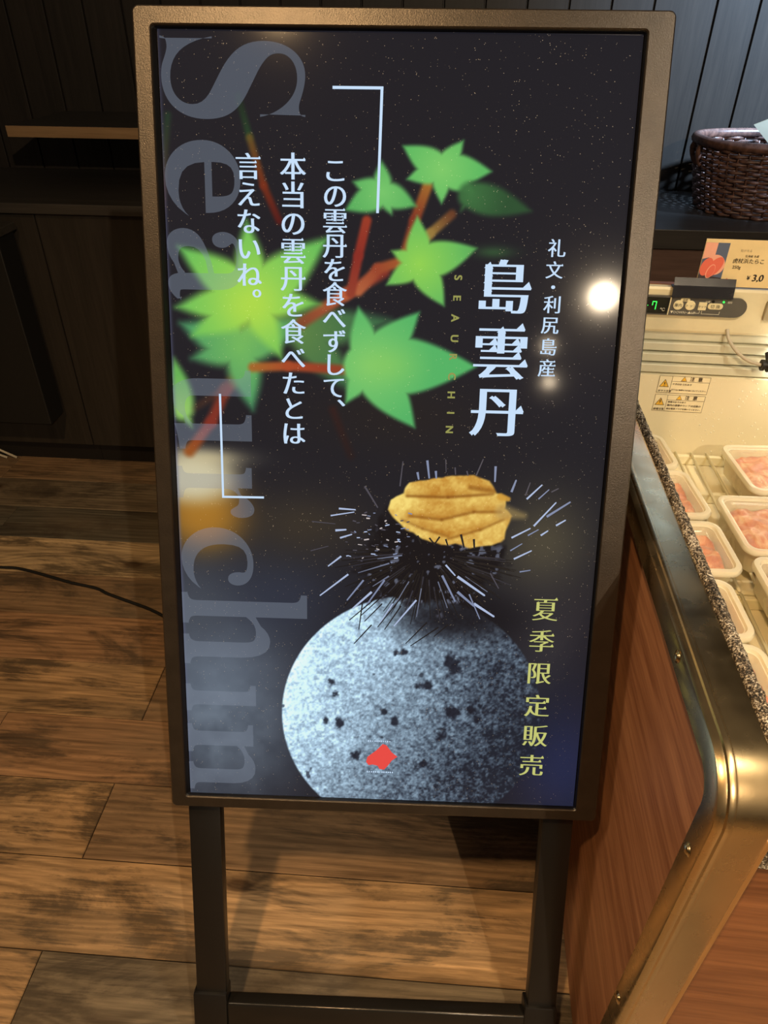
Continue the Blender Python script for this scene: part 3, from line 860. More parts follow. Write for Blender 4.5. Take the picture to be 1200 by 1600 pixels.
# ------------------------------------------------------------------ the display stand
U = Vector((0.999331, 0.036555, -0.001089)); Vv = Vector((-0.012789, 0.377207, 0.926041)); Nn = Vector((0.034262, -0.925407, 0.377423)); CD = Vector((-0.043426, 0.743489, 0.855884))
FEET = -0.9243         # where the leaning stand meets the floor, along its own height
Mx = Matrix(((U.x, Vv.x, Nn.x, CD.x), (U.y, Vv.y, Nn.y, CD.y), (U.z, Vv.z, Nn.z, CD.z), (0, 0, 0, 1)))
base = Mx @ Vector((0, FEET, -0.03))
DS = thing('display_stand', 'black leaning digital signboard on legs showing a sea urchin advert', 'digital sign',
           matrix=Matrix.Translation(base) @ Mx.to_3x3().to_4x4())
OFF = Vector((0, -FEET, 0.03))      # screen centre seen from the base
def lo(a, b, c=0.0): return (a+OFF.x, b+OFF.y, c+OFF.z)
def lbox(bm, a0, a1, b0, b1, c0, c1, **k):
    box(bm, a0+OFF.x, a1+OFF.x, b0+OFF.y, b1+OFF.y, c0+OFF.z, c1+OFF.z, **k)

def powder():
    q = NT('black_powder_coat'); v = q.coords()
    n = q.noise(v, 700, 2, 0.6); w = q.noise(v, 40, 3)
    q.set(color=q.ramp(w, [(0.3, srgb(50, 42, 34)), (0.7, srgb(58, 49, 40))]), rough=0.35, metal=0.5, spec=0.85)
    q.bump(n, 0.35, 0.0006)
    return q.m
M['powder'] = powder()
M['leg'] = plain('black_painted_steel', srgb(22, 20, 19), 0.38, 0, 0.5, 0.1)
# bezel: outer outline, opening, recess
def make_frame():
    bm = bmesh.new()
    def rr2(l, r, b, t_, rad, c, n=5):
        P = rrect(r-l, t_-b, rad, n); return [lo(x+(l+r)/2, y+(t_+b)/2, c) for x, y in P]
    out = (-0.2876, 0.2938, -0.4862, 0.4893); op = (-0.2680, 0.2655, -0.4700, 0.4705)
    L = [rr2(*op, 0.004, 0.0058), rr2(*op, 0.004, 0.0066), rr2(op[0]-0.0012, op[1]+0.0012, op[2]-0.0012, op[3]+0.0012, 0.005, 0.008),
         rr2(out[0]+0.0018, out[1]-0.0018, out[2]+0.0018, out[3]-0.0018, 0.0055, 0.008), rr2(*out, 0.007, 0.0062), rr2(*out, 0.007, -0.018),
         rr2(out[0]+0.004, out[1]-0.004, out[2]+0.004, out[3]-0.004, 0.010, -0.022), rr2(out[0]+0.02, out[1]-0.02, out[2]+0.02, out[3]-0.02, 0.010, -0.048)]
    loft(bm, L, False, True)
    return obj('frame', bm, M['powder'], DS, auto=math.radians(40))
FRAME = make_frame()
def make_recess():
    bm = bmesh.new()
    def ring(l, r, b, t_, rad, c): return [lo(x+(l+r)/2, y+(t_+b)/2, c) for x, y in rrect(r-l, t_-b, rad, 5)]
    loft(bm, [ring(-0.2680, 0.2655, -0.4700, 0.4705, 0.004, 0.0058), ring(-0.2672, 0.2650, -0.4695, 0.4698, 0.004, 0.0050), ring(-0.2640, 0.2640, -0.4690, 0.4692, 0.003, 0.0004)], False, False)
    return obj('recess_lip', bm, M['recess'], DS)
M['recess'] = plain('black_recess_plastic', srgb(9, 9, 12), 0.4)
make_recess()
M['black_border'] = plain('black_glass_border', srgb(10, 10, 12), 0.2)
bm = bmesh.new(); lbox(bm, -0.2685, 0.266, -0.4705, 0.471, -0.012, -0.0012); obj('screen_backing', bm, M['black_border'], DS)

# ---- the picture on the screen, painted on a fine grid of the screen's own surface
NX, NYY = 430, 766
gu = np.linspace(-0.2632, 0.2632, NX); gv = np.linspace(0.4690, -0.4690, NYY)
UU, VVg = np.meshgrid(gu, gv)
def fbm(scale, octaves=4, seed=0, gain=0.5, stretch=(1, 1)):
    rg = np.random.default_rng(seed); tot = np.zeros_like(UU); amp = 1.0; s = 0
    for o_ in range(octaves):
        k = scale*2**o_
        x = (UU+0.3)*k*stretch[0]; y = (VVg+0.5)*k*stretch[1]
        nx, ny = int(x.max())+3, int(y.max())+3; g = rg.random((ny, nx))
        xi, yi = x.astype(int), y.astype(int); fx, fy = x-xi, y-yi
        fx = fx*fx*(3-2*fx); fy = fy*fy*(3-2*fy)
        tot += amp*((g[yi, xi]*(1-fx)+g[yi, xi+1]*fx)*(1-fy)+(g[yi+1, xi]*(1-fx)+g[yi+1, xi+1]*fx)*fy); s += amp; amp *= gain
    return tot/s
def sstep(x): x = np.clip(x, 0, 1); return x*x*(3-2*x)
IMG = np.zeros((NYY, NX, 3)); IMG[:] = (27, 27, 35)
def over(mask, col):
    global IMG
    col = np.asarray(col, float)
    IMG = IMG*(1-mask[..., None]) + mask[..., None]*(col if col.ndim == 3 else col[None, None, :])
def blob(c, rx, ry, col, a=1.0, p=2.0):
    d = ((UU-c[0])/rx)**2+((VVg-c[1])/ry)**2
    over(a*np.exp(-d**(p/2)), col)
def seg(a, b, r0, r1, blur):
    a, b = np.array(a), np.array(b); d = b-a; L2 = d@d
    t_ = np.clip(((UU-a[0])*d[0]+(VVg-a[1])*d[1])/L2, 0, 1)
    dist = np.hypot(UU-a[0]-t_*d[0], VVg-a[1]-t_*d[1])
    return sstep((r0+(r1-r0)*t_-dist)/blur+0.5), t_
def stem(pts, r, blur, cols, a=1.0):
    n = len(pts)-1
    for i in range(n):
        m, t_ = seg(pts[i], pts[i+1], r, r, blur)
        f = ((i+t_)/n*(len(cols)-1)); i0 = np.minimum(f.astype(int), len(cols)-2); fr_ = (f-i0)[..., None]
        C = np.array(cols, float); over(m*a, 0.88*(C[i0]*(1-fr_)+C[i0+1]*fr_))
VEIN = None
def leaf(c, tips, w, blur, cin, cout, a=1.0):
    m_all = np.zeros_like(UU); dc = np.hypot(UU-c[0], VVg-c[1]); mean = np.mean([math.hypot(t[0]-c[0], t[1]-c[1]) for t in tips])
    for tp in tips:
        av, bv = np.array(c), np.array(tp); d = bv-av; L = math.hypot(*d)
        t_ = np.clip(((UU-av[0])*d[0]+(VVg-av[1])*d[1])/(L*L), 0, 1)
        dist = np.hypot(UU-av[0]-t_*d[0], VVg-av[1]-t_*d[1])
        rad = w*L*(np.sin(np.clip(t_*0.72+0.28, 0, 1)*PI)**0.9)*(1-0.25*t_)
        m_all = np.maximum(m_all, sstep((rad-dist)/blur+0.5))
    f = np.clip(dc/(mean*1.05), 0, 1)[..., None]
    over(m_all*a, np.array(cin, float)*(1-f)+np.array(cout, float)*f)
PX = 0.00073
# haze in the dark
blob((-0.2210, -0.3153), 150*PX, 190*PX, (104, 116, 132), 0.95)
blob((-0.2505, -0.1900), 90*PX, 90*PX, (70, 76, 86), 0.7)
blob((-0.1338, -0.1775), 90*PX, 80*PX, (44, 50, 66), 0.8)
blob((-0.1085, -0.0834), 110*PX, 60*PX, (58, 50, 40), 0.85)
blob((0.1972, -0.0994), 80*PX, 90*PX, (92, 84, 62), 0.75)
blob((0.2146, -0.2276), 70*PX, 120*PX, (58, 54, 58), 0.6)
blob((0.2453, -0.4113), 90*PX, 130*PX, (38, 44, 78), 0.85)
blob((0.0087, 0.0556), 160*PX, 60*PX, (36, 30, 28), 0.6)
blob((0.2286, 0.1867), 70*PX, 90*PX, (52, 44, 38), 0.4)
mo_ = fbm(40, 3, 41)
blob((-0.2187, -0.3813), 120*PX, 150*PX, np.array((60, 68, 80.))*(1-mo_[..., None])+np.array((132, 146, 160.))*mo_[..., None], 0.55)
# blurred pale and golden lump at the left edge
blob((-0.2329, -0.0704), 75*PX, 70*PX, (176, 122, 40), 0.95, 3)
blob((-0.2441, -0.0258), 78*PX, 46*PX, (214, 206, 172), 0.98, 4)
blob((-0.2193, -0.0010), 60*PX, 16*PX, (222, 206, 160), 0.6)
# dim far twigs
stem([(-0.1761, 0.4037), (-0.1641, 0.3617)], 5*PX, 9*PX, [(30, 48, 36), (40, 78, 46)], 0.9)
stem([(-0.1641, 0.3617), (-0.1491, 0.3120), (-0.1320, 0.2749)], 5.5*PX, 9*PX, [(120, 92, 40), (140, 52, 26), (104, 26, 24)], 0.9)
stem([(-0.0690, 0.0614), (-0.0466, 0.0058)], 6*PX, 14*PX, [(70, 30, 26), (50, 26, 24)], 0.6)
stem([(-0.2556, 0.3833), (-0.2677, 0.2829)], 5*PX, 10*PX, [(40, 90, 50), (150, 66, 40)], 0.5)
# twigs
stem([(-0.2461, 0.0062), (-0.2179, 0.0424), (-0.1994, 0.0814), (-0.1678, 0.1086)], 9*PX, 14*PX, [(176, 96, 40), (150, 54, 40), (140, 60, 44), (168, 96, 56)])
stem([(-0.2409, 0.0573), (-0.2089, 0.0773), (-0.1729, 0.1198)], 6*PX, 12*PX, [(90, 60, 40), (120, 60, 40), (130, 100, 50)], 0.5)
leaf((-0.2527, 0.0571), [(-0.2602, 0.1179), (-0.2417, 0.0355), (-0.2694, 0.0874)], 0.275, 18*PX, (160, 214, 110), (110, 190, 90), 0.95)
leaf((-0.1804, 0.1308), [(-0.2507, 0.1589), (-0.2385, 0.1184), (-0.1664, 0.0591), (-0.1074, 0.1655), (-0.2020, 0.1782)], 0.300, 24*PX, (120, 196, 100), (78, 160, 104), 0.95)
leaf((-0.1075, 0.1509), [(-0.0508, 0.1739), (-0.0695, 0.1517), (-0.0017, 0.1677), (-0.0382, 0.0813)], 0.213, 24*PX, (110, 160, 80), (70, 130, 80), 0.8)
stem([(-0.1654, 0.1095), (-0.1230, 0.1119), (-0.0539, 0.1089)], 7.5*PX, 10*PX, [(190, 120, 50), (196, 84, 44), (164, 62, 40)])
stem([(-0.1074, 0.1619), (-0.0548, 0.1955), (-0.0104, 0.2212)], 9*PX, 12*PX, [(150, 80, 50), (214, 106, 64), (150, 56, 44)])
stem([(-0.0398, 0.1994), (-0.0179, 0.2246), (0.0203, 0.2359)], 8*PX, 10*PX, [(206, 112, 70), (180, 80, 50), (190, 110, 50)])
stem([(-0.0314, 0.2766), (-0.0404, 0.2383), (-0.0488, 0.1970)], 7.5*PX, 8*PX, [(178, 66, 44), (160, 50, 40), (170, 70, 50)])
stem([(0.0367, 0.3149), (0.0234, 0.2775), (0.0128, 0.2392)], 8*PX, 9*PX, [(186, 120, 50), (150, 60, 40), (170, 90, 50)])
stem([(0.0654, 0.2850), (0.0414, 0.2640), (0.0187, 0.2393)], 7*PX, 9*PX, [(120, 70, 44), (176, 140, 70), (180, 150, 80)])
leaf((-0.1639, 0.1862), [(-0.2500, 0.2450), (-0.2553, 0.1771), (-0.2375, 0.1444), (-0.1696, 0.2742), (-0.0760, 0.2572), (-0.0847, 0.1841), (-0.1306, 0.1207)], 0.250, 21*PX, (168, 222, 84), (110, 196, 92))
blob((-0.1664, 0.1789), 46*PX, 40*PX, (186, 226, 72), 0.65)
leaf((-0.0137, 0.3074), [(-0.0556, 0.2878), (-0.0472, 0.3177), (-0.0158, 0.3395), (0.0244, 0.2932), (-0.0030, 0.2839)], 0.360, 12*PX, (122, 204, 110), (92, 180, 96))
leaf((0.0519, 0.3319), [(0.0081, 0.3556), (0.0749, 0.3618), (0.1079, 0.3307), (0.0533, 0.2964), (0.0134, 0.3213), (0.0889, 0.3091)], 0.329, 10*PX, (130, 208, 108), (96, 190, 100))
leaf((0.0855, 0.3056), [(0.1174, 0.3149), (0.1549, 0.2899), (0.0754, 0.2886), (0.1203, 0.2893)], 0.250, 13*PX, (64, 120, 66), (44, 84, 50), 0.95)
leaf((0.0301, 0.2311), [(0.0262, 0.2823), (0.0955, 0.2491), (0.0607, 0.1848), (-0.0020, 0.2446), (-0.0071, 0.2071)], 0.312, 10*PX, (150, 216, 84), (104, 190, 96))
blob((0.1155, 0.2453), 30*PX, 9*PX, (60, 110, 60), 0.6)
leaf((-0.0272, 0.1140), [(0.0318, 0.1770), (0.1015, 0.1161), (0.0308, 0.0422), (-0.0535, 0.0695), (-0.0396, 0.1814), (0.0002, 0.1531), (0.0004, 0.0784)], 0.288, 12*PX, (128, 206, 112), (86, 184, 104))
blob((-0.0081, 0.1159), 50*PX, 30*PX, (146, 210, 96), 0.5)
# fine bright lines of the display raster on leaves are left to the lamp light
# stone
ctr = np.array((0.0378, -0.3451)); rx_, ry_ = 240*PX*0.985, 236*PX
dd = np.hypot((UU-ctr[0])/rx_, (VVg-ctr[1])/ry_)
rock = sstep((1-dd)*rx_/(3*PX)+0.5)
n1, n2, n3, n5 = fbm(14, 5, 1), fbm(120, 3, 2, 0.7), fbm(60, 3, 3), fbm(300, 2, 4, 0.8)
lit = 1.0-np.clip(((UU-(-0.1093, -0.2474)[0])*0.90-(VVg-(-0.1093, -0.2474)[1])*0.45)/(430*PX), -0.2, 1.0)
br = np.clip(lit*1.15+0.06+(n1-0.5)*0.35+(n2-0.5)*0.45+(n5-0.5)*0.75, 0, 1.3)
rc = np.array((28, 33, 46.))*(1-np.clip(br, 0, 1)[..., None])+np.array((184, 216, 240.))*np.clip(br, 0, 1.25)[..., None]*0.98
pores = sstep((n3-0.80)/0.05)*0.7
rc = rc*(1-pores[..., None])+pores[..., None]*np.array((30, 34, 46.))
for c, a_, b_ in (((0.0899, -0.2658), 14, 15), ((-0.0687, -0.2969), 6, 7), ((-0.0618, -0.3124), 5, 6), ((-0.1261, -0.2435), 8, 6), ((-0.0581, -0.3543), 6, 9), ((0.0150, -0.2549), 5, 6), ((0.0912, -0.3356), 13, 9), ((0.0798, -0.3718), 12, 11),
                  ((0.0166, -0.3515), 6, 7), ((-0.1474, -0.3911), 7, 10), ((-0.0351, -0.4031), 8, 9), ((0.0558, -0.2980), 14, 8), ((0.0017, -0.3370), 5, 5), ((0.0555, -0.4140), 8, 7), ((-0.0753, -0.3521), 5, 6), ((0.1164, -0.3309), 7, 6), ((0.1256, -0.3446), 7, 9), ((0.0266, -0.2518), 6, 5)):
    m = sstep(1.5-np.hypot((UU-c[0])/(a_*PX), (VVg-c[1])/(b_*PX))-(n2-0.5)*2.2)
    rc = rc*(1-0.85*m[..., None])+0.85*m[..., None]*np.array((20, 22, 34.))
edge = np.clip((dd-0.90)/0.10, 0, 1)*np.clip(lit, 0, 1)
rc = rc*(1+0.10*edge[..., None])
fade = sstep(((0.2590, -0.3164)[0]-UU)/(130*PX))*sstep(((0.0303, -0.1509)[1]+10*PX-VVg)/(30*PX)+0.6)
over(rock*(0.12+0.88*fade), rc)
# shade of the urchin on the stone
blob((0.0936, -0.2008), 120*PX, 48*PX, (16, 15, 22), 0.93, 3)
# urchin body
bod = np.hypot((UU-(0.0554, -0.1221)[0])/(128*PX), (VVg-(0.0554, -0.1221)[1])/(100*PX))+(fbm(70, 3, 8)-0.5)*0.55
over(sstep((1.05-bod)/0.25), (17, 14, 19))
gl = sstep((fbm(150, 2, 11)-0.70)/0.06)*sstep((1.0-bod)/0.2)*sstep(((-0.0024, -0.1476)[1]+0.02-VVg+0.06)/0.05)
over(gl*0.55, (150, 160, 185))
# golden roe
def inside(pts, blur):
    P = np.array(pts); d2 = np.full(UU.shape, 1e9); sgn = np.ones(UU.shape)
    n = len(P)
    for i in range(n):
        a, b = P[i], P[i-1]; e = b-a
        wx, wy = UU-a[0], VVg-a[1]; t_ = np.clip((wx*e[0]+wy*e[1])/(e@e), 0, 1)
        d2 = np.minimum(d2, (wx-e[0]*t_)**2+(wy-e[1]*t_)**2)
        c1, c2, c3 = VVg >= a[1], VVg < b[1], e[0]*wy > e[1]*wx
        sgn = np.where((c1 & c2 & c3) | (~c1 & ~c2 & ~c3), -sgn, sgn)
    return sstep((-sgn*np.sqrt(d2)+(fbm(45, 3, 31)-0.5)*9*PX)/blur+0.5)
rm = inside([(0.0005, -0.0606), (0.0050, -0.0490), (0.0207, -0.0405), (0.0266, -0.0266), (0.0517, -0.0203), (0.0783, -0.0148), (0.1049, -0.0141), (0.1242, -0.0216), (0.1344, -0.0357), (0.1473, -0.0402), (0.1451, -0.0557), (0.1551, -0.0644), (0.1512, -0.0793), (0.1473, -0.0943), (0.1318, -0.1030), (0.1055, -0.1072), (0.0868, -0.1010), (0.0692, -0.1032), (0.0448, -0.0973), (0.0285, -0.0894), (0.0105, -0.0759)], 4*PX)
gn = fbm(160, 3, 21, 0.7); gb = fbm(22, 3, 22)
sh = np.clip(0.66+0.6*(gn-0.5)+0.7*(gb-0.5)+((0.0675, -0.0619)[0]-UU)/(330*PX)*0.55, 0, 1.0)
gc = np.array((172, 98, 16.))*(1-sh[..., None])+np.array((255, 226, 124.))*sh[..., None]
for pts, r, a in (([(0.0239, -0.0428), (0.0747, -0.0430), (0.1298, -0.0375)], 2.2, 0.75), ([(0.0279, -0.0680), (0.0679, -0.0718), (0.1073, -0.0608), (0.1405, -0.0599)], 2.4, 0.6), ([(0.0184, -0.0732), (0.0444, -0.0840), (0.0768, -0.0930)], 2, 0.5), ([(0.0769, -0.0963), (0.1164, -0.0836), (0.1443, -0.0696)], 2.0, 0.55), ([(0.1018, -0.0302), (0.1343, -0.0341)], 3.5, 0.5)):
    for i in range(len(pts)-1):
        m, _ = seg((pts[i][0], pts[i][1]-5*PX), (pts[i+1][0], pts[i+1][1]-5*PX), 3*PX, 3*PX, 16*PX); gc = gc*(1-0.25*m[..., None])+0.25*m[..., None]*np.array((255, 226, 130.))
        m, _ = seg((pts[i][0], pts[i][1]+5*PX), (pts[i+1][0], pts[i+1][1]+5*PX), 5*PX, 5*PX, 14*PX); gc = gc*(1-0.3*m[..., None])+0.3*m[..., None]*np.array((168, 96, 18.))
        m, _ = seg(pts[i], pts[i+1], r*PX, r*PX, 6*PX); gc = gc*(1-a*m[..., None])+a*m[..., None]*np.array((128, 72, 14.))
over(rm, gc)
m, _ = seg((0.1437, -0.0598), (0.1693, -0.0640), 13*PX, 5*PX, 14*PX); over(m*0.55, (190, 160, 96))
m, _ = seg((0.1394, -0.0405), (0.1491, -0.0434), 6*PX, 4*PX, 4*PX); over(m*0.9, (216, 160, 60))
# faint blue bloom along the left edge of the panel
blob((-0.2632, 0.0), 3.5*PX, 0.6, (96, 100, 130), 0.55)

lin = np.where(IMG/255 <= 0.04045, IMG/255/12.92, ((np.clip(IMG, 0, 255)/255+0.055)/1.055)**2.4)
def screen_mat():
    q = NT('lit_screen')
    at = q.new('ShaderNodeAttribute', attribute_name='picture')
    v = q.coords()
    vo = q.new('ShaderNodeTexVoronoi'); vo.inputs['Scale'].default_value = 340; q.link(v, vo.inputs['Vector'])
    sp = q.noise(v, 160, 1)
    dust = q.math('MULTIPLY', q.ramp(vo.outputs['Distance'], [(0.10, (1, 1, 1, 1)), (0.16, (0, 0, 0, 1))]), q.ramp(sp, [(0.55, (0, 0, 0, 1)), (0.60, (1, 1, 1, 1))]))
    q.set(color=q.mix(dust, (0.006, 0.006, 0.007, 1), (0.30, 0.30, 0.30, 1)), rough=0.075, spec=0.14)
    q.link(at.outputs['Color'], q.b.inputs['Emission Color']); q.b.inputs['Emission Strength'].default_value = 0.92
    return q.m
idx = np.arange(NX*NYY).reshape(NYY, NX)
me = bpy.data.meshes.new('screen')
co = np.stack([UU+OFF.x, VVg+OFF.y, np.full_like(UU, OFF.z)], -1).reshape(-1, 3)
q4 = np.stack([idx[1:, :-1], idx[1:, 1:], idx[:-1, 1:], idx[:-1, :-1]], -1).reshape(-1)
nf = (NX-1)*(NYY-1)
me.vertices.add(NX*NYY); me.vertices.foreach_set('co', co.ravel())
me.loops.add(nf*4); me.loops.foreach_set('vertex_index', q4.astype(np.int32))
me.polygons.add(nf); me.polygons.foreach_set('loop_start', np.arange(0, nf*4, 4, dtype=np.int32))
me.update(calc_edges=True)
at = me.attributes.new('picture', 'FLOAT_COLOR', 'POINT')
at.data.foreach_set('color', np.concatenate([lin.reshape(-1, 3), np.ones((NX*NYY, 1))], 1).ravel())
SCR = finish('screen', me, screen_mat(), DS)

# ---- sharp marks of the advert: spines, lettering, corner lines, emblem
def s3(h): return lambda a, b: lo(a, b, h)
def spines():
    V, F, C = [], [], []
    def add(a, b, w, col, w2=None):
        a, b = Vector(a), Vector(b); d = (b-a).normalized(); n_ = Vector((-d.y, d.x)); k = len(V); w2 = w if w2 is None else w2
        h = 0.0003+0.0000004*len(F)
        for p, ww, s_ in ((a, w, -1), (b, w2, -1), (b+d*w2*0.5, w2*0.5, 0), (b, w2, 1), (a, w, 1)): V.append(lo(*(p+n_*ww*0.5*s_), h))
        F.append((k, k+1, k+2, k+3, k+4)); C.append(col)
    rr = random.Random(12); c0 = Vector((0.0518, -0.1138))
    for i in range(300):
        th = rr.uniform(0, 2*PI); e = Vector((math.cos(th), math.sin(th)))
        if e.y > 0.05: continue
        r0 = rr.uniform(0.3, 0.75); r1 = r0 + rr.uniform(0.25, 0.62)
        sx, sy = 132*PX, 104*PX
        a = c0+Vector((e.x*sx*r0, e.y*sy*r0)); b = c0+Vector((e.x*sx*min(r1, 1.3), e.y*sy*min(r1, 1.3)))
        g = rr.random()
        col = (12, 10, 15) if g < 0.80 else ((44, 44, 56) if g < 0.95 else (110, 118, 142))
        add(a, b, rr.uniform(1.6, 2.8)*PX, col, 1.2*PX)
    lt, md, dm = (176, 192, 226), (128, 140, 172), (74, 72, 84)
    for a, b, w, col in (
        ((-0.0709, -0.0704), (-0.0416, -0.0650), 3, lt),
        ((-0.0607, -0.0610), (-0.0401, -0.0620), 4, lt),
        ((-0.0649, -0.0893), (-0.0516, -0.0880), 5, lt),
        ((-0.0589, -0.0989), (-0.0442, -0.0939), 4, lt),
        ((-0.0572, -0.1229), (-0.0736, -0.1364), 4, lt),
        ((-0.0480, -0.1466), (-0.0840, -0.1761), 4, lt),
        ((-0.0284, -0.1538), (-0.0492, -0.1814), 4, md),
        ((-0.0177, -0.1693), (-0.0415, -0.1923), 5, lt),
        ((-0.0015, -0.1530), (-0.0249, -0.1886), 4, md),
        ((-0.0038, -0.1847), (-0.0261, -0.2095), 3, (14, 12, 18)),
        ((0.0098, -0.1843), (-0.0063, -0.2105), 3, lt),
        ((0.0398, -0.1786), (0.0121, -0.2147), 4, lt),
        ((0.0909, -0.1454), (0.1264, -0.1695), 6, lt),
        ((0.0754, -0.1304), (0.0879, -0.1440), 4, lt),
        ((0.0715, -0.1445), (0.0894, -0.1786), 5, md),
        ((0.0918, -0.1658), (0.1137, -0.1842), 6, md),
        ((0.1135, -0.1810), (0.1399, -0.1977), 6, lt),
        ((0.1069, -0.1685), (0.1221, -0.2015), 3, md),
        ((0.1322, -0.1395), (0.1438, -0.1595), 3, dm),
        ((0.1718, -0.0427), (0.1893, -0.0245), 4, lt),
        ((0.1828, -0.0767), (0.2081, -0.0461), 4, lt),
        ((0.1979, -0.0643), (0.2254, -0.0450), 5, md),
        ((0.2103, -0.0753), (0.2214, -0.0681), 4, lt),
        ((0.1561, -0.0926), (0.1786, -0.0799), 4, lt),
        ((0.1556, -0.1094), (0.1697, -0.0999), 3, md),
        ((0.1607, -0.1201), (0.1820, -0.1087), 4, lt),
        ((0.1923, -0.0885), (0.2007, -0.0823), 4, lt),
        ((0.1763, -0.0890), (0.1889, -0.0811), 3, md),
        ((0.0475, 0.0024), (0.0506, -0.0194), 5, md),
        ((0.0584, -0.0104), (0.0593, -0.0192), 5, md),
        ((0.0148, -0.0307), (0.0177, 0.0002), 3, dm),
        ((0.0359, -0.0125), (0.0377, -0.0212), 5, md),
        ((0.1313, -0.0027), (0.1315, -0.0216), 5, md),
        ((0.1525, -0.0343), (0.1573, -0.0195), 5, md),
        ((0.1081, -0.0149), (0.1157, 0.0056), 3, dm),
        ((0.1700, -0.0383), (0.1747, -0.0220), 3, dm),
        ((-0.0289, -0.0318), (-0.0123, -0.0582), 4, dm),
        ((0.1862, -0.0423), (0.1983, -0.0301), 3, md),
        ((0.2014, -0.0330), (0.2097, -0.0284), 3, dm),
        ((-0.0945, -0.0786), (-0.0650, -0.0808), 2, dm),
        ((-0.0961, -0.1169), (-0.0737, -0.1101), 2, dm),
        ((0.1691, -0.1368), (0.1823, -0.1342), 3, md),
        ((0.0699, 0.0044), (0.0711, -0.0115), 2, dm),
        ((0.0818, -0.0054), (0.0828, -0.0142), 3, dm),
        ((0.0964, -0.0094), (0.0981, -0.0152), 3, dm),
        ((-0.0295, -0.1856), (-0.0335, -0.2211), 3, (14, 12, 18)),
        ((-0.0169, -0.2141), (-0.0394, -0.2409), 3, (14, 12, 18)),
        ((0.0698, -0.2145), (0.0341, -0.2417), 3, (14, 12, 18)),
        ((0.0544, -0.2085), (0.0279, -0.2386), 3, (14, 12, 18)),
        ((0.0817, -0.2108), (0.0642, -0.2276), 3, (14, 12, 18)),
        ((0.0204, -0.1871), (0.0000, -0.2200), 3, (14, 12, 18)),
        ((-0.0100, -0.1754), (-0.0459, -0.2086), 3, (14, 12, 18)),
        ((-0.0254, -0.1569), (-0.0521, -0.1895), 3, (14, 12, 18)),
        ((0.0259, -0.1679), (-0.0092, -0.2171), 3, (14, 12, 18)),
        ((0.0019, -0.1687), (-0.0308, -0.2016), 3, (14, 12, 18)),
        ((0.0928, -0.0899), (0.0974, -0.1066), 5, (14, 12, 18)),
        ((0.0385, -0.0930), (0.0433, -0.1036), 5, (14, 12, 18)),
        ((0.0534, -0.0956), (0.0611, -0.1046), 4, (14, 12, 18)),
        ((0.0665, -0.0937), (0.0596, -0.1046), 4, (14, 12, 18)),
        ((0.1093, -0.0955), (0.1105, -0.1077), 5, (14, 12, 18)),
        ((0.0740, -0.0966), (0.0773, -0.1056), 4, (14, 12, 18))):
        add(a, b, w*PX*0.8, col, w*PX*0.55)
    rr = random.Random(5)
    for i in range(60):
        p = Vector((rr.uniform(*sorted(((-0.0522, -0.0653)[0], (0.0277, -0.0631)[0]))), rr.uniform(*sorted(((-0.0109, -0.1308)[1], (-0.0122, -0.0642)[1])))))
        add(p, p+Vector((rr.uniform(2, 8), rr.uniform(-2, 2)))*PX, rr.uniform(1.2, 2.4)*PX, rr.choice([lt, md, dm, (200, 190, 190)]))
    me = bpy.data.meshes.new('urchin_spines'); me.from_pydata(V, [], F); me.update()
    lc = np.array(C, float)/255; lc = np.where(lc <= 0.04045, lc/12.92, ((lc+0.055)/1.055)**2.4)
    at = me.attributes.new('picture', 'FLOAT_COLOR', 'FACE'); at.data.foreach_set('color', np.concatenate([lc, np.ones((len(C), 1))], 1).ravel())
    q = NT('lit_spines'); a_ = q.new('ShaderNodeAttribute', attribute_name='picture'); q.set(color=(0.006, 0.006, 0.007, 1), rough=0.3)
    q.link(a_.outputs['Color'], q.b.inputs['Emission Color']); q.b.inputs['Emission Strength'].default_value = 0.92
    finish('urchin_spines', me, q.m, SCR)
spines()

M['ltr'] = emit('lit_white_lettering', srgb(200, 224, 250), 1.0)
M['ltr_y'] = emit('lit_yellow_lettering', srgb(196, 198, 116), 1.0)
M['ltr_dy'] = emit('lit_dim_yellow_lettering', srgb(150, 150, 84), 1.0)
M['ltr_g'] = emit('lit_grey_lettering', srgb(150, 160, 178), 0.74, 0.31)
M['ltr_r'] = emit('lit_red_emblem', srgb(232, 78, 70), 1.0)

def column(chars, a, b, size, mat, dx, dy, uroko=0.0, turn=0.0, h=0.0012, center='em'):
    n = len(chars)-1; items = []
    for i, ch in enumerate(chars):
        p = (a[0]+(b[0]-a[0])*i/max(n, 1), a[1]+(b[1]-a[1])*i/max(n, 1))
        if ch in '、。': p = (p[0]+0.30*size, p[1]+0.28*size)
        items.append((ch, p, size, turn))
    V, F = text_mesh(items, s3(h), dx=dx, dy=dy, uroko=uroko, center=center)
    return pyobj('lettering', V, F, mat, SCR)
column('この雲丹を食べずして、', (-0.0676, 0.3294), (-0.0674, 0.0615), 40*PX, M['ltr'], 0.020, -0.004, 0.05)
column('本当の雲丹を食べたとは', (-0.1154, 0.3327), (-0.1167, 0.0316), 42*PX, M['ltr'], 0.020, -0.004, 0.05)
column('言えないね。', (-0.1662, 0.3319), (-0.1677, 0.1861), 41*PX, M['ltr'], 0.020, -0.004, 0.05)
for ch, p, s in (('島', (0.1309, 0.2076), 90), ('雲', (0.1300, 0.1346), 92), ('丹', (0.1288, 0.0623), 90)):
    column(ch, p, p, s*PX, M['ltr'], 0.028, -0.010, 0.10, center='bbox')
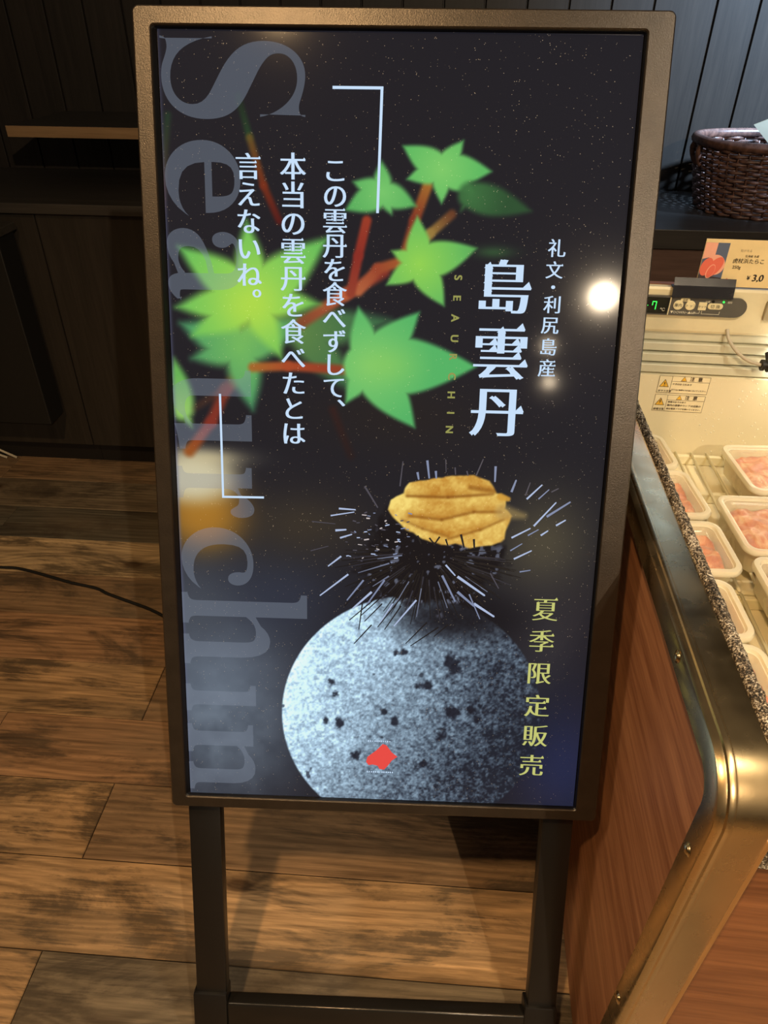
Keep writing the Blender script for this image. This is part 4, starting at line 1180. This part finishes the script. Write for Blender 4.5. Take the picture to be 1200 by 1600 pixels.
for ch, p, s in (('礼', (0.1867, 0.2507), 29), ('文', (0.1856, 0.2270), 28), ('・', (0.1855, 0.2080), 26), ('利', (0.1855, 0.1887), 29), ('尻', (0.1850, 0.1650), 29), ('島', (0.1853, 0.1409), 29), ('産', (0.1848, 0.1165), 30)):
    column(ch, p, p, s*PX, M['ltr'], 0.016, -0.002, 0.05, center='bbox')
for ch, p, s in (('夏', (0.2050, -0.1850), 46), ('季', (0.2032, -0.2288), 46), ('限', (0.2039, -0.2745), 46), ('定', (0.2037, -0.3203), 47), ('販', (0.2042, -0.3642), 47), ('売', (0.2021, -0.4082), 47)):
    column(ch, p, p, s*PX, M['ltr_y'], 0.018, -0.012, 0.08, center='bbox')
for ch, p in zip('SEAURCHIN', ((0.0757, 0.2165), (0.0753, 0.1937), (0.0740, 0.1714), (0.0743, 0.1481), (0.0737, 0.1267), (0.0732, 0.1043), (0.0733, 0.0824), (0.0735, 0.0610), (0.0728, 0.0409))):
    column(ch, p, p, 17*PX, M['ltr_dy'], 0.035, 0.02, turn=-PI/2, center='bbox')

# large grey "Sea Urchin" running down the left side, tops of the letters to the right
def big_title():
    S = {c: chr(0x1D41A+ord(c)-97) for c in 'abcdefghijklmnopqrstuvwxyz'}; S['S'] = chr(0x1D412); S['U'] = chr(0x1D414)
    spans = {}
    for ch, top, bot, left, right in [('S', 0.4623, 0.3798, -0.2610, -0.1013), ('e', 0.3584, 0.2782, -0.2615, -0.1752), ('a', 0.2651, 0.1850, -0.2630, -0.1744), ('u', 0.1061, 0.0085, -0.2645, -0.1680), ('r', -0.0113, -0.0765, -0.2626, -0.1668), ('c', -0.0897, -0.1715, -0.2614, -0.1693), ('h', -0.1756, -0.2771, -0.2638, -0.1008), ('i', -0.3040, -0.3451, -0.2636, -0.1696), ('n', -0.3621, -0.4634, -0.2636, -0.1721)]:
        src = outlines(S[ch])
        if ch == 'i': src = [max(src, key=lambda L: abs(area(L)))]      # the stone hides the dot
        loops, _ = reshape(src, -0.020, 0.004)
        V, F = fill(loops)
        xs = [v[0] for v in V]; ys = [v[1] for v in V]
        x0, x1, y0, y1 = min(xs), max(xs), min(ys), max(ys); VV = []
        for v in V:
            fx, fy = (v[0]-x0)/(x1-x0), (v[1]-y0)/(y1-y0)
            b_ = top+(bot-top)*fx; a_ = left+(right-left)*fy
            if a_ < -0.2632: a_ = -0.2632
            VV.append(lo(a_, b_, 0.0007))
        pyobj('title_letter', VV, F, M['ltr_g'], SCR)
big_title()

def line(pts, w):
    V, F = [], []
    for a, b in zip(pts[:-1], pts[1:]):
        a, b = Vector(a), Vector(b); d = (b-a).normalized(); n_ = Vector((-d.y, d.x))*w/2; k = len(V); e = d*w/2
        V += [lo(*(a-e+n_), 0.0010), lo(*(a-e-n_), 0.0010), lo(*(b+e-n_), 0.0010), lo(*(b+e+n_), 0.0010)]; F.append((k, k+1, k+2, k+3))
    return pyobj('corner_line', V, F, M['ltr'], SCR)
line([(-0.0696, 0.4133), (-0.0167, 0.4134), (-0.0191, 0.2863)], 4.2*PX)
line([(-0.2058, 0.0759), (-0.2056, -0.0499), (-0.1557, -0.0494)], 3.6*PX)
E = [(-0.0194, -0.4044), (-0.0075, -0.3943), (0.0010, -0.3844), (0.0062, -0.3861), (0.0134, -0.3964), (0.0213, -0.4028), (0.0137, -0.4089), (0.0086, -0.4169), (0.0036, -0.4229), (-0.0026, -0.4222), (-0.0053, -0.4174), (-0.0123, -0.4157), (-0.0175, -0.4169), (-0.0210, -0.4122)]
pyobj('emblem', [lo(a, b, 0.0008) for a, b in E], [tuple(range(len(E)))], M['ltr_r'], SCR)
rr = random.Random(8)
for y_, x0, n_ in (((0.0026, -0.3805), (-0.0189, -0.3813)[0], 11), ((0.0036, -0.4268), (-0.0199, -0.4277)[0], 13)):
    V, F = [], []
    for i in range(n_):
        a0 = x0+i*3.9*PX; k = len(V); w = rr.uniform(1.8, 3.0)*PX; h_ = rr.uniform(1.6, 3.2)*PX
        V += [lo(a0, y_[1]-h_/2, 0.0008), lo(a0+w, y_[1]-h_/2, 0.0008), lo(a0+w, y_[1]+h_/2, 0.0008), lo(a0, y_[1]+h_/2, 0.0008)]; F.append((k, k+1, k+2, k+3))
    pyobj('emblem_caption', V, F, M['ltr'], SCR)

# ---- legs, collars, crossbars
def dleg(a0, a1):
    bm = bmesh.new(); lbox(bm, a0, a1, FEET+0.012, -0.47, -0.034, -0.012, bevel=0.0025)
    lg = obj('leg', bm, M['leg'], DS, auto=0.7)
    bm = bmesh.new(); lbox(bm, a0-0.0045, a1+0.001, FEET+0.012, -0.8165, -0.037, -0.0075, bevel=0.003); obj('collar', bm, M['leg'], lg, auto=0.7)
    bm = bmesh.new(); lbox(bm, a0-0.002, a1+0.002, FEET+0.0125, FEET+0.022, -0.046, -0.002, bevel=0.002); obj('foot', bm, M['black'], lg)
    return lg
dleg(-0.2715, -0.2262); dleg(0.2262, 0.2690)
M['satin'] = plain('satin_black_steel', srgb(48, 45, 42), 0.22, 0.6, 0.6)
bm = bmesh.new(); lbox(bm, -0.2262, 0.2262, -0.885, -0.8345, -0.034, -0.010, bevel=0.004, seg=3); obj('crossbar', bm, M['satin'], DS, auto=0.7)
# rear prop that keeps the leaning board up
invm = DS.matrix_world.inverted() if False else (Matrix.Translation(base) @ Mx.to_3x3().to_4x4()).inverted()
for sx in (-0.19, 0.17):
    top = Vector(lo(sx, 0.25, -0.055)); wt = (Matrix.Translation(base) @ Mx.to_3x3().to_4x4()) @ top
    bot = invm @ Vector((wt.x*0.99, 1.24, 0.013))
    bm = bmesh.new(); tube(bm, [top, bot], 0.012, 12); obj('rear_prop', bm, M['leg'], DS, auto=0.6)
bm = bmesh.new(); lbox(bm, -0.21, 0.19, 0.22, 0.28, -0.060, -0.0478, bevel=0.002); obj('prop_hinge', bm, M['leg'], DS)

# power cable from the left edge to the back of the stand
bm = bmesh.new()
tube(bm, catmull([(-3.15, 1.40, 0.0042), (-2.4, 1.56, 0.0042), (-1.95, 1.52, 0.0042), (-1.6, 1.47, 0.0042), (-1.30, 1.486, 0.0042), (-1.2006, 1.4844, 0.0042), (-1.1431, 1.4833, 0.0042), (-1.06, 1.462, 0.0042), (-0.971, 1.436, 0.0042),
                  (-0.89, 1.418, 0.0042), (-0.8456, 1.397, 0.0042), (-0.765, 1.367, 0.0042), (-0.70, 1.341, 0.0042), (-0.60, 1.285, 0.0042), (-0.45, 1.19, 0.0042), (-0.30, 1.12, 0.03), (-0.22, 1.02, 0.30), (-0.16, 0.90, 0.80), (-0.15, 0.868, 0.95)], 6), 0.0042, 10)
tag(obj('power_cable', bm, M['black'], smooth=True), 'thin black power cable running over the floor boards to the sign', 'cable')
